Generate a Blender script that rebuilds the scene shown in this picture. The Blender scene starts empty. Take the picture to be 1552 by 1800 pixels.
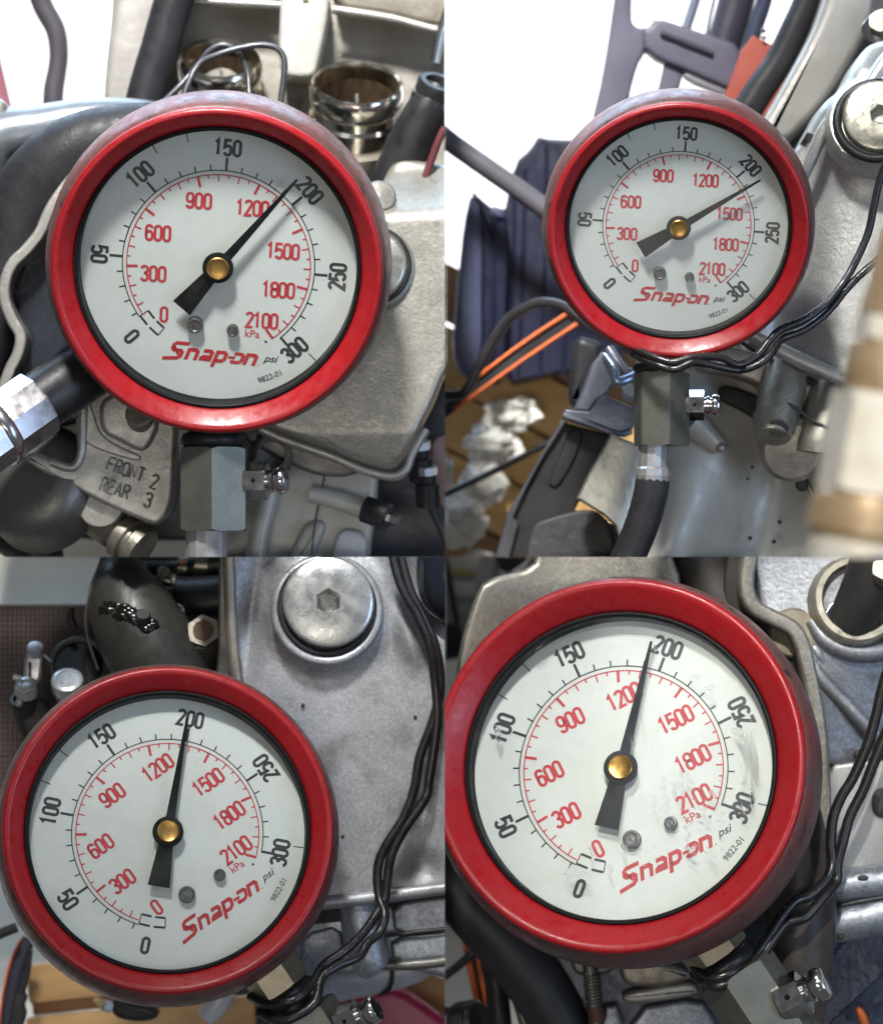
import bpy, bmesh, math, random
from mathutils import Vector, Matrix, noise
R = math.radians
random.seed(7)
# ------------------------------------------------------------------ scale: 1 unit below = one pixel of the photograph at the gauges
S = 0.000115          # metres per unit (a gauge is about 70 mm across)
D = 6000.0            # camera distance in units
AX, AY = 782.0, 979.0 # where the line between the four bays meets the photograph
sc = bpy.context.scene
COL = sc.collection
# ------------------------------------------------------------------ camera, world, lamps, exposure
cd = bpy.data.cameras.new('camera'); cam = bpy.data.objects.new('camera', cd); COL.objects.link(cam)
cam.location = (0, -D*S, 0); cam.rotation_euler = (R(90), 0, 0)
cd.sensor_fit = 'VERTICAL'; cd.sensor_height = 24; cd.lens = 24*D/1800.0
cd.shift_x = (776-AX)/1800.0; cd.shift_y = (AY-900)/1800.0
cd.clip_start = 0.01; cd.clip_end = 20
cd.dof.use_dof = True; cd.dof.focus_distance = (D+25)*S
cd.dof.aperture_fstop = (cd.lens*0.001)/(2*34*S)
sc.camera = cam
w = bpy.data.worlds.new('World'); sc.world = w; w.use_nodes = True
bg = w.node_tree.nodes['Background']; bg.inputs[0].default_value = (0.92, 0.95, 1.0, 1); bg.inputs[1].default_value = 0.115
sc.view_settings.view_transform = 'Standard'; sc.view_settings.look = 'None'
sc.view_settings.exposure = 0.0; sc.view_settings.gamma = 1.0
def area(name, loc, target, size, power, color, size_y=None):
    l = bpy.data.lights.new(name, 'AREA'); l.energy = power; l.color = color; l.size = size
    l.shape = 'RECTANGLE' if size_y else 'SQUARE'
    if size_y: l.size_y = size_y
    o = bpy.data.objects.new(name, l); COL.objects.link(o); o.location = loc
    o.rotation_euler = (Vector(target)-Vector(loc)).to_track_quat('-Z', 'Y').to_euler()
    return o
# daylight through the open door above and behind, ceiling tube in front, plus added lamps
area('door_daylight', (-0.10, 0.30, 0.50), (0, 0.03, 0.05), 0.55, 4.0, (0.52, 0.74, 1.0), 0.30)
key = area('ceiling_tube', (-0.10, -0.45, 0.60), (-0.028, 0.0, 0.142), 0.10, 0.385, (1.0, 0.985, 0.95), 0.10); key.data.spread = R(27)
area('front_fill', (-0.10, -0.82, -0.12), (0, 0, 0), 0.34, 0.95, (1.0, 0.93, 0.83), 0.14)  # warm fill added just below the camera, no real tube
area('warm_glare_lamp', (0.14, -1.45, -0.90), (0, 0, 0), 0.42, 0.26, (1.0, 0.95, 0.88), 0.20)  # low lamp added for soft glare on the upper dials
sp = bpy.data.lights.new('fitting_spot', 'SPOT'); sp.energy = 26; sp.color = (1.0, 0.96, 0.88); sp.spot_size = R(13); sp.spot_blend = 0.5; sp.shadow_soft_size = 0.01  # spot added to brighten the near fitting like sunlight
so = bpy.data.objects.new('fitting_spot', sp); COL.objects.link(so); so.location = (0.0, -0.80, 0.46); so.rotation_euler = (Vector((0.088, -0.15, 0.018))-so.location).to_track_quat('-Z', 'Y').to_euler()
area('side_window', (0.50, -0.46, -0.02), (0, 0, -0.04), 0.20, 1.3, (0.52, 0.70, 1.0), 0.4)
area('blue_glare_lamp', (0.42, -1.5, 0.92), (0, 0, 0), 0.70, 0.9, (0.60, 0.80, 1.0), 0.42)  # blue panel added to reflect in the lower left glass
area('pale_glare_lamp', (-0.46, -1.5, 0.56), (0, 0, 0), 0.40, 0.4, (0.86, 0.92, 1.0), 0.34)  # panel added for a pale reflection on the lower right glass
# ------------------------------------------------------------------ materials
MATS = {}
def mk(name, col, rough=0.5, metal=0.0, col2=None, nscale=60, namt=0.5, spots=None, sscale=30, sth=0.62, swid=0.08,
       bump=None, bstr=0.3, coat=0.0, spec=0.5, grain=0.0, gscale=5, rvar=0.0, stretch=None, emis=None, bump2=None, flecks=None):
    if name in MATS: return MATS[name]
    m = bpy.data.materials.new(name); m.use_nodes = True; nt = m.node_tree; N = nt.nodes; L = nt.links
    b = N['Principled BSDF']
    b.inputs['Roughness'].default_value = rough; b.inputs['Metallic'].default_value = metal
    b.inputs['Specular IOR Level'].default_value = spec; b.inputs['Coat Weight'].default_value = coat
    b.inputs['Coat Roughness'].default_value = 0.08
    tc = N.new('ShaderNodeTexCoord'); vec = tc.outputs['Object']
    if stretch:
        mp = N.new('ShaderNodeMapping'); mp.inputs['Rotation'].default_value = (0, R(stretch[3]) if len(stretch) > 3 else 0, 0)
        mp.inputs['Scale'].default_value = stretch[:3]; L.new(vec, mp.inputs[0]); vec = mp.outputs[0]
    def noi(px, det=4, rg=0.55):
        n = N.new('ShaderNodeTexNoise'); n.inputs['Scale'].default_value = 1/(px*S); n.inputs['Detail'].default_value = det
        n.inputs['Roughness'].default_value = rg; L.new(vec, n.inputs['Vector']); return n.outputs['Fac']
    def ramp(src, a, c):
        r = N.new('ShaderNodeMapRange'); r.inputs[1].default_value = a; r.inputs[2].default_value = c; r.clamp = True
        L.new(src, r.inputs[0]); return r.outputs[0]
    def mixc(f, a, c, mode='MIX'):
        x = N.new('ShaderNodeMix'); x.data_type = 'RGBA'; x.blend_type = mode
        for s, v in ((x.inputs[0], f), (x.inputs[6], a), (x.inputs[7], c)):
            if hasattr(v, 'is_linked'): L.new(v, s)
            else: s.default_value = v if not isinstance(v, tuple) else (*v, 1)
        return x.outputs[2]
    cur = col
    if col2: cur = mixc(ramp(noi(nscale, 5), 0.5-0.35*namt-0.05, 0.5+0.35*namt), cur, col2)
    if grain:
        g = ramp(noi(gscale, 3, 0.7), 0.3, 0.7)
        gm = N.new('ShaderNodeMapRange'); gm.inputs[3].default_value = 1-grain; gm.inputs[4].default_value = 1+grain; L.new(g, gm.inputs[0])
        cc = N.new('ShaderNodeCombineColor')
        for i in range(3): L.new(gm.outputs[0], cc.inputs[i])
        cur = mixc(1.0, cur, cc.outputs[0], 'MULTIPLY')
    if spots: cur = mixc(ramp(noi(sscale, 6, 0.62), sth, sth+swid), cur, spots)
    if flecks: cur = mixc(ramp(noi(flecks[1], 3, 0.7), flecks[2], flecks[2]+0.05), cur, flecks[0])
    if hasattr(cur, 'is_linked'): L.new(cur, b.inputs['Base Color'])
    else: b.inputs['Base Color'].default_value = (*cur, 1)
    if rvar:
        rr = N.new('ShaderNodeMapRange'); rr.inputs[3].default_value = rough-rvar; rr.inputs[4].default_value = rough+rvar
        L.new(ramp(noi(22, 5), 0.3, 0.7), rr.inputs[0]); L.new(rr.outputs[0], b.inputs['Roughness'])
    prev = None
    for bb, st in ((bump, bstr), (bump2, bstr*0.28)):
        if bb:
            bn = N.new('ShaderNodeBump'); bn.inputs['Strength'].default_value = st; bn.inputs['Distance'].default_value = bb*0.35*S
            L.new(noi(bb, 4, 0.6), bn.inputs['Height'])
            if prev: L.new(prev, bn.inputs['Normal'])
            prev = bn.outputs[0]
    if prev: L.new(prev, b.inputs['Normal'])
    if emis: b.inputs['Emission Color'].default_value = (*emis[0], 1); b.inputs['Emission Strength'].default_value = emis[1]
    MATS[name] = m; return m
def cast(name, c, rough=0.43, metal=0.72, stain=(0.10, 0.085, 0.06), sth=0.64, grain=0.14, gs=4, ns=95, ss=55, **k):
    c2 = tuple(x*0.72 for x in c)
    return mk(name, c, rough, metal, col2=c2, nscale=ns, namt=0.8, spots=stain, sscale=ss, sth=sth, swid=0.22, bump=6, bstr=0.35, grain=grain, gscale=gs, rvar=0.08, bump2=45, **k)
RED = mk('red_rubber', (0.33, 0.008, 0.013), 0.36, col2=(0.28, 0.007, 0.011), nscale=160, bump=24, bstr=0.10, spots=(0.16, 0.014, 0.014), sscale=16, sth=0.74, swid=0.06, rvar=0.13, grain=0.06, gscale=10, flecks=((0.42, 0.16, 0.15), 6, 0.715))
REDD = mk('dirty_red_rubber', (0.16, 0.036, 0.036), 0.40, col2=(0.085, 0.060, 0.055), nscale=60, namt=0.6, spots=(0.030, 0.020, 0.018), sscale=30, sth=0.58, swid=0.10, bump=14, bstr=0.25, rvar=0.14, grain=0.25, flecks=((0.30, 0.20, 0.18), 7, 0.70))
BLACK = mk('black_rubber', (0.010, 0.010, 0.012), 0.38, flecks=((0.07, 0.065, 0.06), 6, 0.74), spec=0.35, col2=(0.024, 0.024, 0.026), nscale=40, bump=10, bstr=0.2, rvar=0.1)
HOSE = mk('dark_hose_rubber', (0.014, 0.014, 0.017), 0.5, flecks=((0.10, 0.095, 0.085), 8, 0.72), spec=0.3, col2=(0.028, 0.028, 0.032), nscale=50, bump=8, bstr=0.3, grain=0.2, rvar=0.12)
WIRE = mk('wire_insulation', (0.010, 0.009, 0.010), 0.30, flecks=((0.06, 0.05, 0.04), 9, 0.68), col2=(0.018, 0.016, 0.016), nscale=30, bump=14, bstr=0.15, rvar=0.08)
DIAL = mk('dial_paint', (0.66, 0.68, 0.67), 0.42, col2=(0.60, 0.62, 0.60), nscale=120, spots=(0.34, 0.34, 0.31), sscale=11, sth=0.745, swid=0.05, grain=0.03)
INKB = mk('black_ink', (0.022, 0.024, 0.030), 0.5, grain=0.25, gscale=9)
INKR = mk('red_ink', (0.50, 0.030, 0.045), 0.5, grain=0.15, gscale=9)
INKL = mk('logo_red_ink', (0.46, 0.018, 0.026), 0.5, grain=0.15, gscale=9)
NEED = mk('needle_black', (0.008, 0.008, 0.009), 0.6, spec=0.05, grain=0.3, gscale=12)
BRASS = mk('brass', (0.46, 0.29, 0.09), 0.34, 0.9, col2=(0.36, 0.21, 0.06), nscale=14, grain=0.12, rvar=0.1)
PIN = mk('dull_pin_metal', (0.22, 0.22, 0.22), 0.4, 0.8, col2=(0.08, 0.08, 0.08), nscale=12)
STEEL = mk('grey_hex_steel', (0.20, 0.205, 0.175), 0.42, 0.75, col2=(0.15, 0.152, 0.13), flecks=((0.36, 0.35, 0.31), 5, 0.73), nscale=50, bump=4, bstr=0.15, grain=0.10, spots=(0.11, 0.10, 0.09), sscale=40, sth=0.66, swid=0.2)
STEELW = mk('nickel_hex_steel', (0.34, 0.30, 0.22), 0.40, 0.7, col2=(0.25, 0.22, 0.16), nscale=40, bump=4, bstr=0.15, grain=0.12)
CHROME = mk('chrome', (0.62, 0.62, 0.64), 0.16, 1.0, col2=(0.48, 0.47, 0.46), nscale=24, rvar=0.08)
ALU = cast('cast_aluminium', (0.36, 0.36, 0.34))
ALUB = cast('bluish_cast_aluminium', (0.34, 0.37, 0.42), sth=0.66, grain=0.34, gs=7)
ALUL = cast('pale_cast_aluminium', (0.46, 0.45, 0.42), sth=0.68)
ALUD = cast('dull_cast_aluminium', (0.19, 0.185, 0.17), sth=0.6)
ALUT = cast('tan_stained_aluminium', (0.33, 0.30, 0.25), stain=(0.14, 0.09, 0.05), sth=0.56)
ALUX = cast('dark_cast_aluminium', (0.085, 0.083, 0.08), metal=0.4)
PAINT = mk('pale_grey_paint', (0.50, 0.50, 0.46), 0.42, 0.15, col2=(0.40, 0.395, 0.36), nscale=110, spots=(0.16, 0.13, 0.09), sscale=60, sth=0.68, swid=0.15, bump=20, bstr=0.12, rvar=0.1)
PLAST = mk('black_plastic', (0.014, 0.014, 0.016), 0.42, spec=0.3, flecks=((0.07, 0.065, 0.06), 7, 0.72), col2=(0.028, 0.027, 0.026), nscale=60, bump=5, bstr=0.25, rvar=0.1)
PLASTO = mk('oily_black_plastic', (0.018, 0.018, 0.016), 0.44, spec=0.35, col2=(0.030, 0.029, 0.025), nscale=70, bump=4, bstr=0.35, grain=0.2, rvar=0.16)
OIL = mk('wet_oil', (0.006, 0.005, 0.004), 0.14, spec=0.4)
ORANGE = mk('orange_plastic', (0.78, 0.17, 0.03), 0.45, col2=(0.62, 0.12, 0.02), nscale=40)
# ------------------------------------------------------------------ shapes: every shape is (verts, faces), verts = (x, depth, -y) in photograph units
def V3(p): return Vector((p[0], p[2], -p[1]))           # (px, py, d)
def join(*sh):
    v, f = [], []
    for s in sh:
        o = len(v); v += s[0]; f += [tuple(i+o for i in q) for q in s[1]]
    return v, f
class Fr:                                               # a frame: centre, axes right / up / towards the viewer
    def __init__(s, c, z=(0, 0, 1), rot=0.0, k=1.0, up=None):
        s.c = V3(c); n = Vector((z[0], -z[2], z[1])).normalized()
        u = Vector((0, 0, 1)) if up is None else Vector((up[0], -up[2], up[1]))
        if abs(n.dot(u.normalized())) > 0.98: u = Vector((1, 0, 0.001)) if abs(n.x) < 0.9 else Vector((0, 0, 1))
        x = u.cross(n).normalized(); y = n.cross(x)
        a = -R(rot)                                     # positive rot = clockwise as the viewer sees it
        s.x = (x*math.cos(a)+y*math.sin(a)); s.y = (-x*math.sin(a)+y*math.cos(a)); s.n = n; s.k = k
    def __call__(s, a, b, c): return s.c+(s.x*a+s.y*b+s.n*c)*s.k
def lathe(fr, prof, n=64, caps=True):
    v, f = [], []
    for r, z in prof:
        for i in range(n):
            a = 2*math.pi*i/n; v.append(fr(r*math.cos(a), r*math.sin(a), z))
    m = len(prof)
    for j in range(m-1):
        for i in range(n):
            k = (i+1) % n; f.append((j*n+i, j*n+k, (j+1)*n+k, (j+1)*n+i))
    if caps and prof[0][0] > 0.01: f.append(tuple(range(n-1, -1, -1)))
    if caps and prof[-1][0] > 0.01: f.append(tuple((m-1)*n+i for i in range(n)))
    return v, f
def ringlathe(fr, prof, n=64):                          # closed profile (a ring)
    v, f = [], []; m = len(prof)
    for r, z in prof:
        for i in range(n):
            a = 2*math.pi*i/n; v.append(fr(r*math.cos(a), r*math.sin(a), z))
    for j in range(m):
        for i in range(n):
            k = (i+1) % n; jj = (j+1) % m; f.append((j*n+i, j*n+k, jj*n+k, jj*n+i))
    return v, f
def torus(fr, R0, r, n=64, m=12): return ringlathe(fr, [(R0+r*math.cos(2*math.pi*j/m), r*math.sin(2*math.pi*j/m)) for j in range(m)], n)
def hexbody(fr, ap, z0, z1, ch=0.12, turn=0.0, n=96, hole=0.0):   # hexagon bar with turned chamfers; ap = half width across flats
    v, f = [], []; rows = []
    def rad(a):
        t = (a-turn+math.pi/6) % (math.pi/3)-math.pi/6; return ap/math.cos(t)
    rc = ap*(1.155-ch)
    for end, sgn in ((z0, 1), (z1, -1)):
        inner = [fr(min(rad(a), rc)*math.cos(a), min(rad(a), rc)*math.sin(a), end) for a in (2*math.pi*i/n for i in range(n))]
        outer = []
        for i in range(n):
            a = 2*math.pi*i/n; r = rad(a); outer.append(fr(r*math.cos(a), r*math.sin(a), end+sgn*max(0, r-rc)*0.6))
        rows += [inner, outer] if sgn > 0 else [outer, inner]
    for row in rows: v += row
    for j in range(3):
        for i in range(n):
            k = (i+1) % n; f.append((j*n+i, j*n+k, (j+1)*n+k, (j+1)*n+i))
    f.append(tuple(range(n-1, -1, -1))); f.append(tuple(3*n+i for i in range(n)))
    return v, f
def plughex(fr, prof, ap, deep, turn=0.0, n=96):
    v, f = [], []
    def rad(a): t = (a-turn+math.pi/6) % (math.pi/3)-math.pi/6; return ap/math.cos(t)
    z = prof[-1][1]; A = [2*math.pi*i/n for i in range(n)]
    rows = [[fr(r*math.cos(a), r*math.sin(a), zz) for a in A] for r, zz in prof]
    rows += [[fr((rad(a)+2.5)*math.cos(a), (rad(a)+2.5)*math.sin(a), z) for a in A]]
    rows += [[fr(rad(a)*math.cos(a), rad(a)*math.sin(a), z-2) for a in A], [fr(rad(a)*math.cos(a), rad(a)*math.sin(a), z-deep) for a in A], [fr(rad(a)*0.75*math.cos(a), rad(a)*0.75*math.sin(a), z-deep-6) for a in A]]
    for r in rows: v += r
    for j in range(len(rows)-1):
        for i in range(n):
            k = (i+1) % n; f.append((j*n+i, j*n+k, (j+1)*n+k, (j+1)*n+i))
    f.append(tuple((len(rows)-1)*n+i for i in range(n)))
    return v, f
def crom(P, per=8, closed=False):
    P = [Vector(p) for p in P]; out = []; n = len(P)
    for i in range(n if closed else n-1):
        if closed: a, b, c, d = P[i-1], P[i], P[(i+1) % n], P[(i+2) % n]
        else: a, b, c, d = P[max(i-1, 0)], P[i], P[i+1], P[min(i+2, n-1)]
        for j in range(per):
            t = j/per
            out.append(0.5*((2*b)+(c-a)*t+(2*a-5*b+4*c-d)*t*t+(3*b-a-3*c+d)*t*t*t))
    if not closed: out.append(P[-1].copy())
    return out
def tube(path, r, n=18, per=8, flat=1.0, straight=False, wob=0.0):
    pts = [V3(p) for p in path]
    rs = r if isinstance(r, (list, tuple)) else [r]*len(pts)
    q = [Vector((p.x, p.y, p.z, rr)) for p, rr in zip(pts, rs)]
    c = q if straight else crom(q, per)
    cs = [Vector(p[:3]) for p in c]; rr = [p[3] for p in c]
    v, f = [], []; T = (cs[1]-cs[0]).normalized()
    up = Vector((0, -1, 0)); nx = up.cross(T)
    if nx.length < 0.05: nx = Vector((1, 0, 0)).cross(T)
    nx.normalize()
    m = len(cs)
    for i in range(m):
        t = (cs[min(i+1, m-1)]-cs[max(i-1, 0)]).normalized()
        nx = (nx-t*nx.dot(t)).normalized(); ny = t.cross(nx)
        k = 1+wob*noise.noise(cs[i]*0.03) if wob else 1
        for j in range(n):
            a = 2*math.pi*j/n; v.append(cs[i]+(nx*math.cos(a)+ny*(math.sin(a)*flat))*rr[i]*k)
    for i in range(m-1):
        for j in range(n):
            k = (j+1) % n; f.append((i*n+j, i*n+k, (i+1)*n+k, (i+1)*n+j))
    f.append(tuple(range(n-1, -1, -1))); f.append(tuple((m-1)*n+j for j in range(n)))
    return v, f
def chaikin(P, it=2, closed=True):
    P = [Vector((p[0], p[1])) for p in P]
    for _ in range(it):
        Q = []; n = len(P)
        for i in range(n):
            a, b = P[i], P[(i+1) % n]; Q += [a*0.78+b*0.22, a*0.22+b*0.78]
        P = Q
    return P
def resample(P, step):
    out = []; n = len(P)
    for i in range(n):
        a, b = P[i], P[(i+1) % n]; k = max(1, int((b-a).length/step))
        for j in range(k): out.append(a.lerp(b, j/k))
    return out
def pillow(pts, d, thick, r=8, it=2, dfun=None, rings=14, step=9, hole=None):
    """a cast plate: outline in the picture plane, front at depth d, rounded front edge; dfun(x, y) adds depth to the front"""
    P = chaikin(pts, it); P = resample(P, step)
    ar = sum(P[i].x*P[(i+1) % len(P)].y-P[(i+1) % len(P)].x*P[i].y for i in range(len(P)))
    if ar < 0: P.reverse()
    n = len(P); N = []
    for i in range(n):
        t = (P[(i+1) % n]-P[i-1]); t.normalize(); N.append(Vector((-t.y, t.x)))
    df = dfun or (lambda x, y: 0.0)
    v, f = [], []
    rows = [[(p.x, p.y, d+thick) for p in P], [(p.x, p.y, d+r+df(p.x, p.y)) for p in P]]
    for j in range(1, 6):
        t = math.pi/2*j/5; ins = r*(1-math.cos(t)); dd = r*(1-math.sin(t)); row = []
        for p, nn in zip(P, N):
            x, y = p.x+nn.x*ins, p.y+nn.y*ins; row.append((x, y, d+dd+df(x, y)))
        rows.append(row)
    if dfun:
        cx = sum(p.x for p in P)/n; cy = sum(p.y for p in P)/n; last = rows[-1]
        for j in range(1, rings+1):
            t = j/(rings+0.5)
            rows.append([(a[0]+(cx-a[0])*t, a[1]+(cy-a[1])*t, d+df(a[0]+(cx-a[0])*t, a[1]+(cy-a[1])*t)) for a in last])
    for row in rows: v += [V3(p) for p in row]
    for j in range(len(rows)-1):
        for i in range(n):
            k = (i+1) % n; f.append((j*n+i, j*n+k, (j+1)*n+k, (j+1)*n+i))
    f.append(tuple(range(n-1, -1, -1))); f.append(tuple((len(rows)-1)*n+i for i in range(n)))
    return v, f
def band(path, wd, d, thick, r, per=6):
    c = crom([(x, y, 0) for x, y in path], per); A, B = [], []
    for i in range(len(c)):
        t = (c[min(i+1, len(c)-1)]-c[max(i-1, 0)]).normalized(); n = Vector((-t.y, t.x, 0))*(wd/2)
        A.append((c[i].x+n.x, c[i].y+n.y)); B.append((c[i].x-n.x, c[i].y-n.y))
    return pillow(A+B[::-1], d, thick, r, it=0, step=50)
def loft(rows):
    v, f = [], []; n = len(rows[0])
    for row in rows: v += [V3(p) for p in row]
    for j in range(len(rows)-1):
        for i in range(n-1): f.append((j*n+i, j*n+i+1, (j+1)*n+i+1, (j+1)*n+i))
    return v, f
def box(fr, sx, sy, sz, bev=0.08):
    b = min(sx, sy, sz)*bev; v, f = [], []
    h = (sx/2, sy/2, sz/2); idx = {}
    bm = bmesh.new(); bmesh.ops.create_cube(bm, size=1)
    for q in bm.verts: q.co = Vector((q.co.x*sx, q.co.y*sy, q.co.z*sz))
    if b > 0: bmesh.ops.bevel(bm, geom=bm.edges[:], offset=b, segments=2, affect='EDGES', profile=0.5)
    bm.verts.index_update()
    v = [fr(*q.co) for q in bm.verts]; f = [tuple(x.index for x in q.verts) for q in bm.faces]; bm.free()
    return v, f
def ball(c, r, sx=1, sy=1, sz=1, sub=3, amp=0.0, fr=0.03, seed=0, ridge=False):
    bm = bmesh.new(); bmesh.ops.create_icosphere(bm, subdivisions=sub, radius=1); v = []
    C0 = V3(c); off = Vector((seed*13.1, seed*7.7, seed*3.3))
    for q in bm.verts:
        p = q.co.copy(); k = 1.0
        if amp:
            s = p*(r*fr)+off; a = noise.noise(s)+0.5*noise.noise(s*2.1)+0.3*noise.noise(s*4.3)
            if ridge: a = 0.8-1.7*abs(noise.noise(s))-0.9*abs(noise.noise(s*2.2))-0.35*abs(noise.noise(s*4.7))
            k += amp*a
        v.append(C0+Vector((p.x*sx, p.y*sy, p.z*sz))*r*k)
    bm.verts.index_update(); f = [tuple(x.index for x in q.verts) for q in bm.faces]; bm.free(); return v, f
def towel(c, rx, ry, seed, layers=3):
    sh = []; rn = random.Random(seed)
    for L in range(layers):
        off = Vector((seed*5.3+L*17.1, seed*2.9, L*3.3)); v, f = [], []; nr, ns = 26, 72; k = 1-0.22*L
        for j in range(nr+1):
            for i in range(ns):
                t = 2*math.pi*i/ns; q = j/nr; e = Vector((math.cos(t), math.sin(t), 0))
                rr = q*k*(1+0.30*noise.noise(e*1.5+off)+0.10*noise.noise(e*4.0+off)); p = e*rr; s = p+off
                h = 0.80*abs(noise.noise(s*1.1))+0.34*abs(noise.noise(s*2.2+Vector((4, 1, 2))))+0.06*abs(noise.noise(s*5))-0.45*q*q-0.35*noise.noise(s*1.1)
                w = Vector((noise.noise(s*2.6+Vector((9, 0, 0))), noise.noise(s*2.6+Vector((0, 9, 0))), 0))*0.22*q
                v.append(V3((c[0]+(p.x+w.x)*rx+L*rn.uniform(-0.3, 0.3)*rx*0.6, c[1]+(p.y+w.y)*ry-L*0.1*ry, c[2]-h*min(rx, ry)*0.75-L*9)))
        for j in range(nr):
            for i in range(ns):
                a = (i+1) % ns; f.append((j*ns+i, j*ns+a, (j+1)*ns+a, (j+1)*ns+i))
        sh.append((v, f))
    return join(*sh)
# ------------------------------------------------------------------ objects
SIDE = {'a': (-1, 1), 'b': (1, 1), 'c': (-1, -1), 'd': (1, -1)}
def mesh_obj(name, shape, mat, q, ad, org, sharp=38, cap=True):
    k = (D+ad)/D; v, f = shape
    W = [Vector(((p.x-AX)*k, ad+(p.y-ad)*k, (p.z+AY)*k)) for p in v]
    sx, sz = SIDE[q] if q else (0, 0)
    need = []
    if q:
        if any(p.x*sx < -0.01 for p in W): need.append(Vector((-sx, 0, 0)))
        if any(p.z*sz < -0.01 for p in W): need.append(Vector((0, 0, -sz)))
    bm = bmesh.new(); bv = [bm.verts.new(p) for p in W]
    for q_ in f:
        try: bm.faces.new([bv[i] for i in q_])
        except ValueError: pass
    bmesh.ops.recalc_face_normals(bm, faces=bm.faces[:])
    if need: bmesh.ops.triangulate(bm, faces=[x for x in bm.faces if len(x.verts) > 4])
    for no in need:
        r = bmesh.ops.bisect_plane(bm, geom=bm.verts[:]+bm.edges[:]+bm.faces[:], dist=1e-4, plane_co=(0, 0, 0), plane_no=no, clear_outer=True)
        ed = [e for e in r['geom_cut'] if isinstance(e, bmesh.types.BMEdge) and e.is_valid and e.is_boundary]
        if ed and cap:
            try: bmesh.ops.triangle_fill(bm, use_beauty=True, edges=ed)
            except Exception: pass
    if need: bmesh.ops.recalc_face_normals(bm, faces=bm.faces[:])
    for p in bm.verts: p.co = (p.co-org)*S
    me = bpy.data.meshes.new(name); bm.to_mesh(me); bm.free()
    me.polygons.foreach_set('use_smooth', [True]*len(me.polygons)); me.set_sharp_from_angle(angle=R(sharp))
    me.materials.append(mat)
    o = bpy.data.objects.new(name, me); COL.objects.link(o); return o
def wpos(p):
    k = (D+p[2])/D; return Vector(((p[0]-AX)*k, p[2], (AY-p[1])*k))
class Thing:
    def __init__(s, name, label, cat, q, at, group=None, **kw):
        s.q = q; s.ad = at[2]; s.org = wpos(at)
        e = bpy.data.objects.new(name, None); COL.objects.link(e); e.location = s.org*S; e.empty_display_size = 0.01
        e['label'] = label; e['category'] = cat
        if group: e['group'] = group
        s.e = e
    def part(s, name, shape, mat, parent=None, label=None, sharp=38, kind=None):
        o = mesh_obj(name, shape, mat, s.q, s.ad, s.org, sharp); o.parent = parent or s.e
        if label: o['label'] = label
        if kind: o['kind'] = kind
        return o
def solo(name, label, cat, q, at, shape, mat, group=None, kind=None, sharp=38):
    org = wpos(at); o = mesh_obj(name, shape, mat, q, at[2], org, sharp); o.location = org*S
    if label: o['label'] = label
    if cat: o['category'] = cat
    if group: o['group'] = group
    if kind: o['kind'] = kind
    return o
# ------------------------------------------------------------------ stroke lettering
def arc(cx, cy, rx, ry, a0, a1, n=9):
    return [(cx+rx*math.cos(R(a0+(a1-a0)*i/n)), cy+ry*math.sin(R(a0+(a1-a0)*i/n))) for i in range(n+1)]
GW = 0.42
def glyph(c):                       # strokes (points, closed) in a cell GW wide, 1 high
    w = GW; r = w/2; q = 0.27
    if c == '0' or c == 'O': return [(arc(r, 1-r, r, r, 0, 180)+arc(r, r, r, r, 180, 360), True)]
    if c == '1': return [([(0.02, 0.80), (r*0.9, 1.0), (r*0.9, 0)], False)]
    if c == '2': return [(arc(r, 1-r, r, r, 170, -25)+[(0.0, 0.0), (w, 0.0)], False)]
    if c == '3': return [(arc(r, 1-r, r, r, 170, 0)+arc(r, 0.74, r, 0.2, 0, -70, 5)+[(r*0.8, 0.53)], False), ([(r*0.8, 0.53)]+arc(r, 0.32, r, 0.2, 70, 0, 5)+arc(r, r, r, r, 0, -170), False)]
    if c == '5': return [([(w, 1), (0.03, 1), (0.0, 0.52)]+arc(r, 0.62-r, r, r, 140, 0)+arc(r, r, r, r, 0, -170), False)]
    if c == '6': return [(arc(r, 0.6-r, r, r, 0, 360, 16)[:-1] if False else arc(r, 0.60-r, r, r, 0, 180)+arc(r, r, r, r, 180, 360), True), ([(0, r+0.1), (0, 1-r)]+arc(r, 1-r, r, r, 180, 10), False)]
    if c == '9': return [(arc(r, 1-r, r, r, 0, 180)+arc(r, 0.40+r, r, r, 180, 360), True), ([(w, 0.9-r), (w, r)]+arc(r, r, r, r, 0, -170), False)]
    if c == '8': return [(arc(r, 1-r, r, r, 0, 180)+arc(r, 0.53+r*0.8, r, r*0.8, 180, 360), True), (arc(r, 0.53-r*0.8, r, r*0.8, 0, 180)+arc(r, r, r, r, 180, 360), True)]
    if c == '-': return [([(0.06, 0.45), (w-0.06, 0.45)], False)]
    if c == 'F': return [([(w, 1), (0, 1), (0, 0)], False), ([(0, 0.52), (w*0.8, 0.52)], False)]
    if c == 'R': return [([(0, 0), (0, 1), (r, 1)]+arc(r, 0.75, r, 0.25, 90, -90)+[(0, 0.5)], False), ([(r, 0.5), (w, 0)], False)]
    if c == 'N': return [([(0, 0), (0, 1), (w, 0), (w, 1)], False)]
    if c == 'T': return [([(0, 1), (w, 1)], False), ([(r, 1), (r, 0)], False)]
    if c == 'E': return [([(w, 1), (0, 1), (0, 0), (w, 0)], False), ([(0, 0.52), (w*0.8, 0.52)], False)]
    if c == 'A': return [([(0, 0), (r, 1), (w, 0)], False), ([(w*0.2, 0.35), (w*0.8, 0.35)], False)]
    return []
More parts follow.
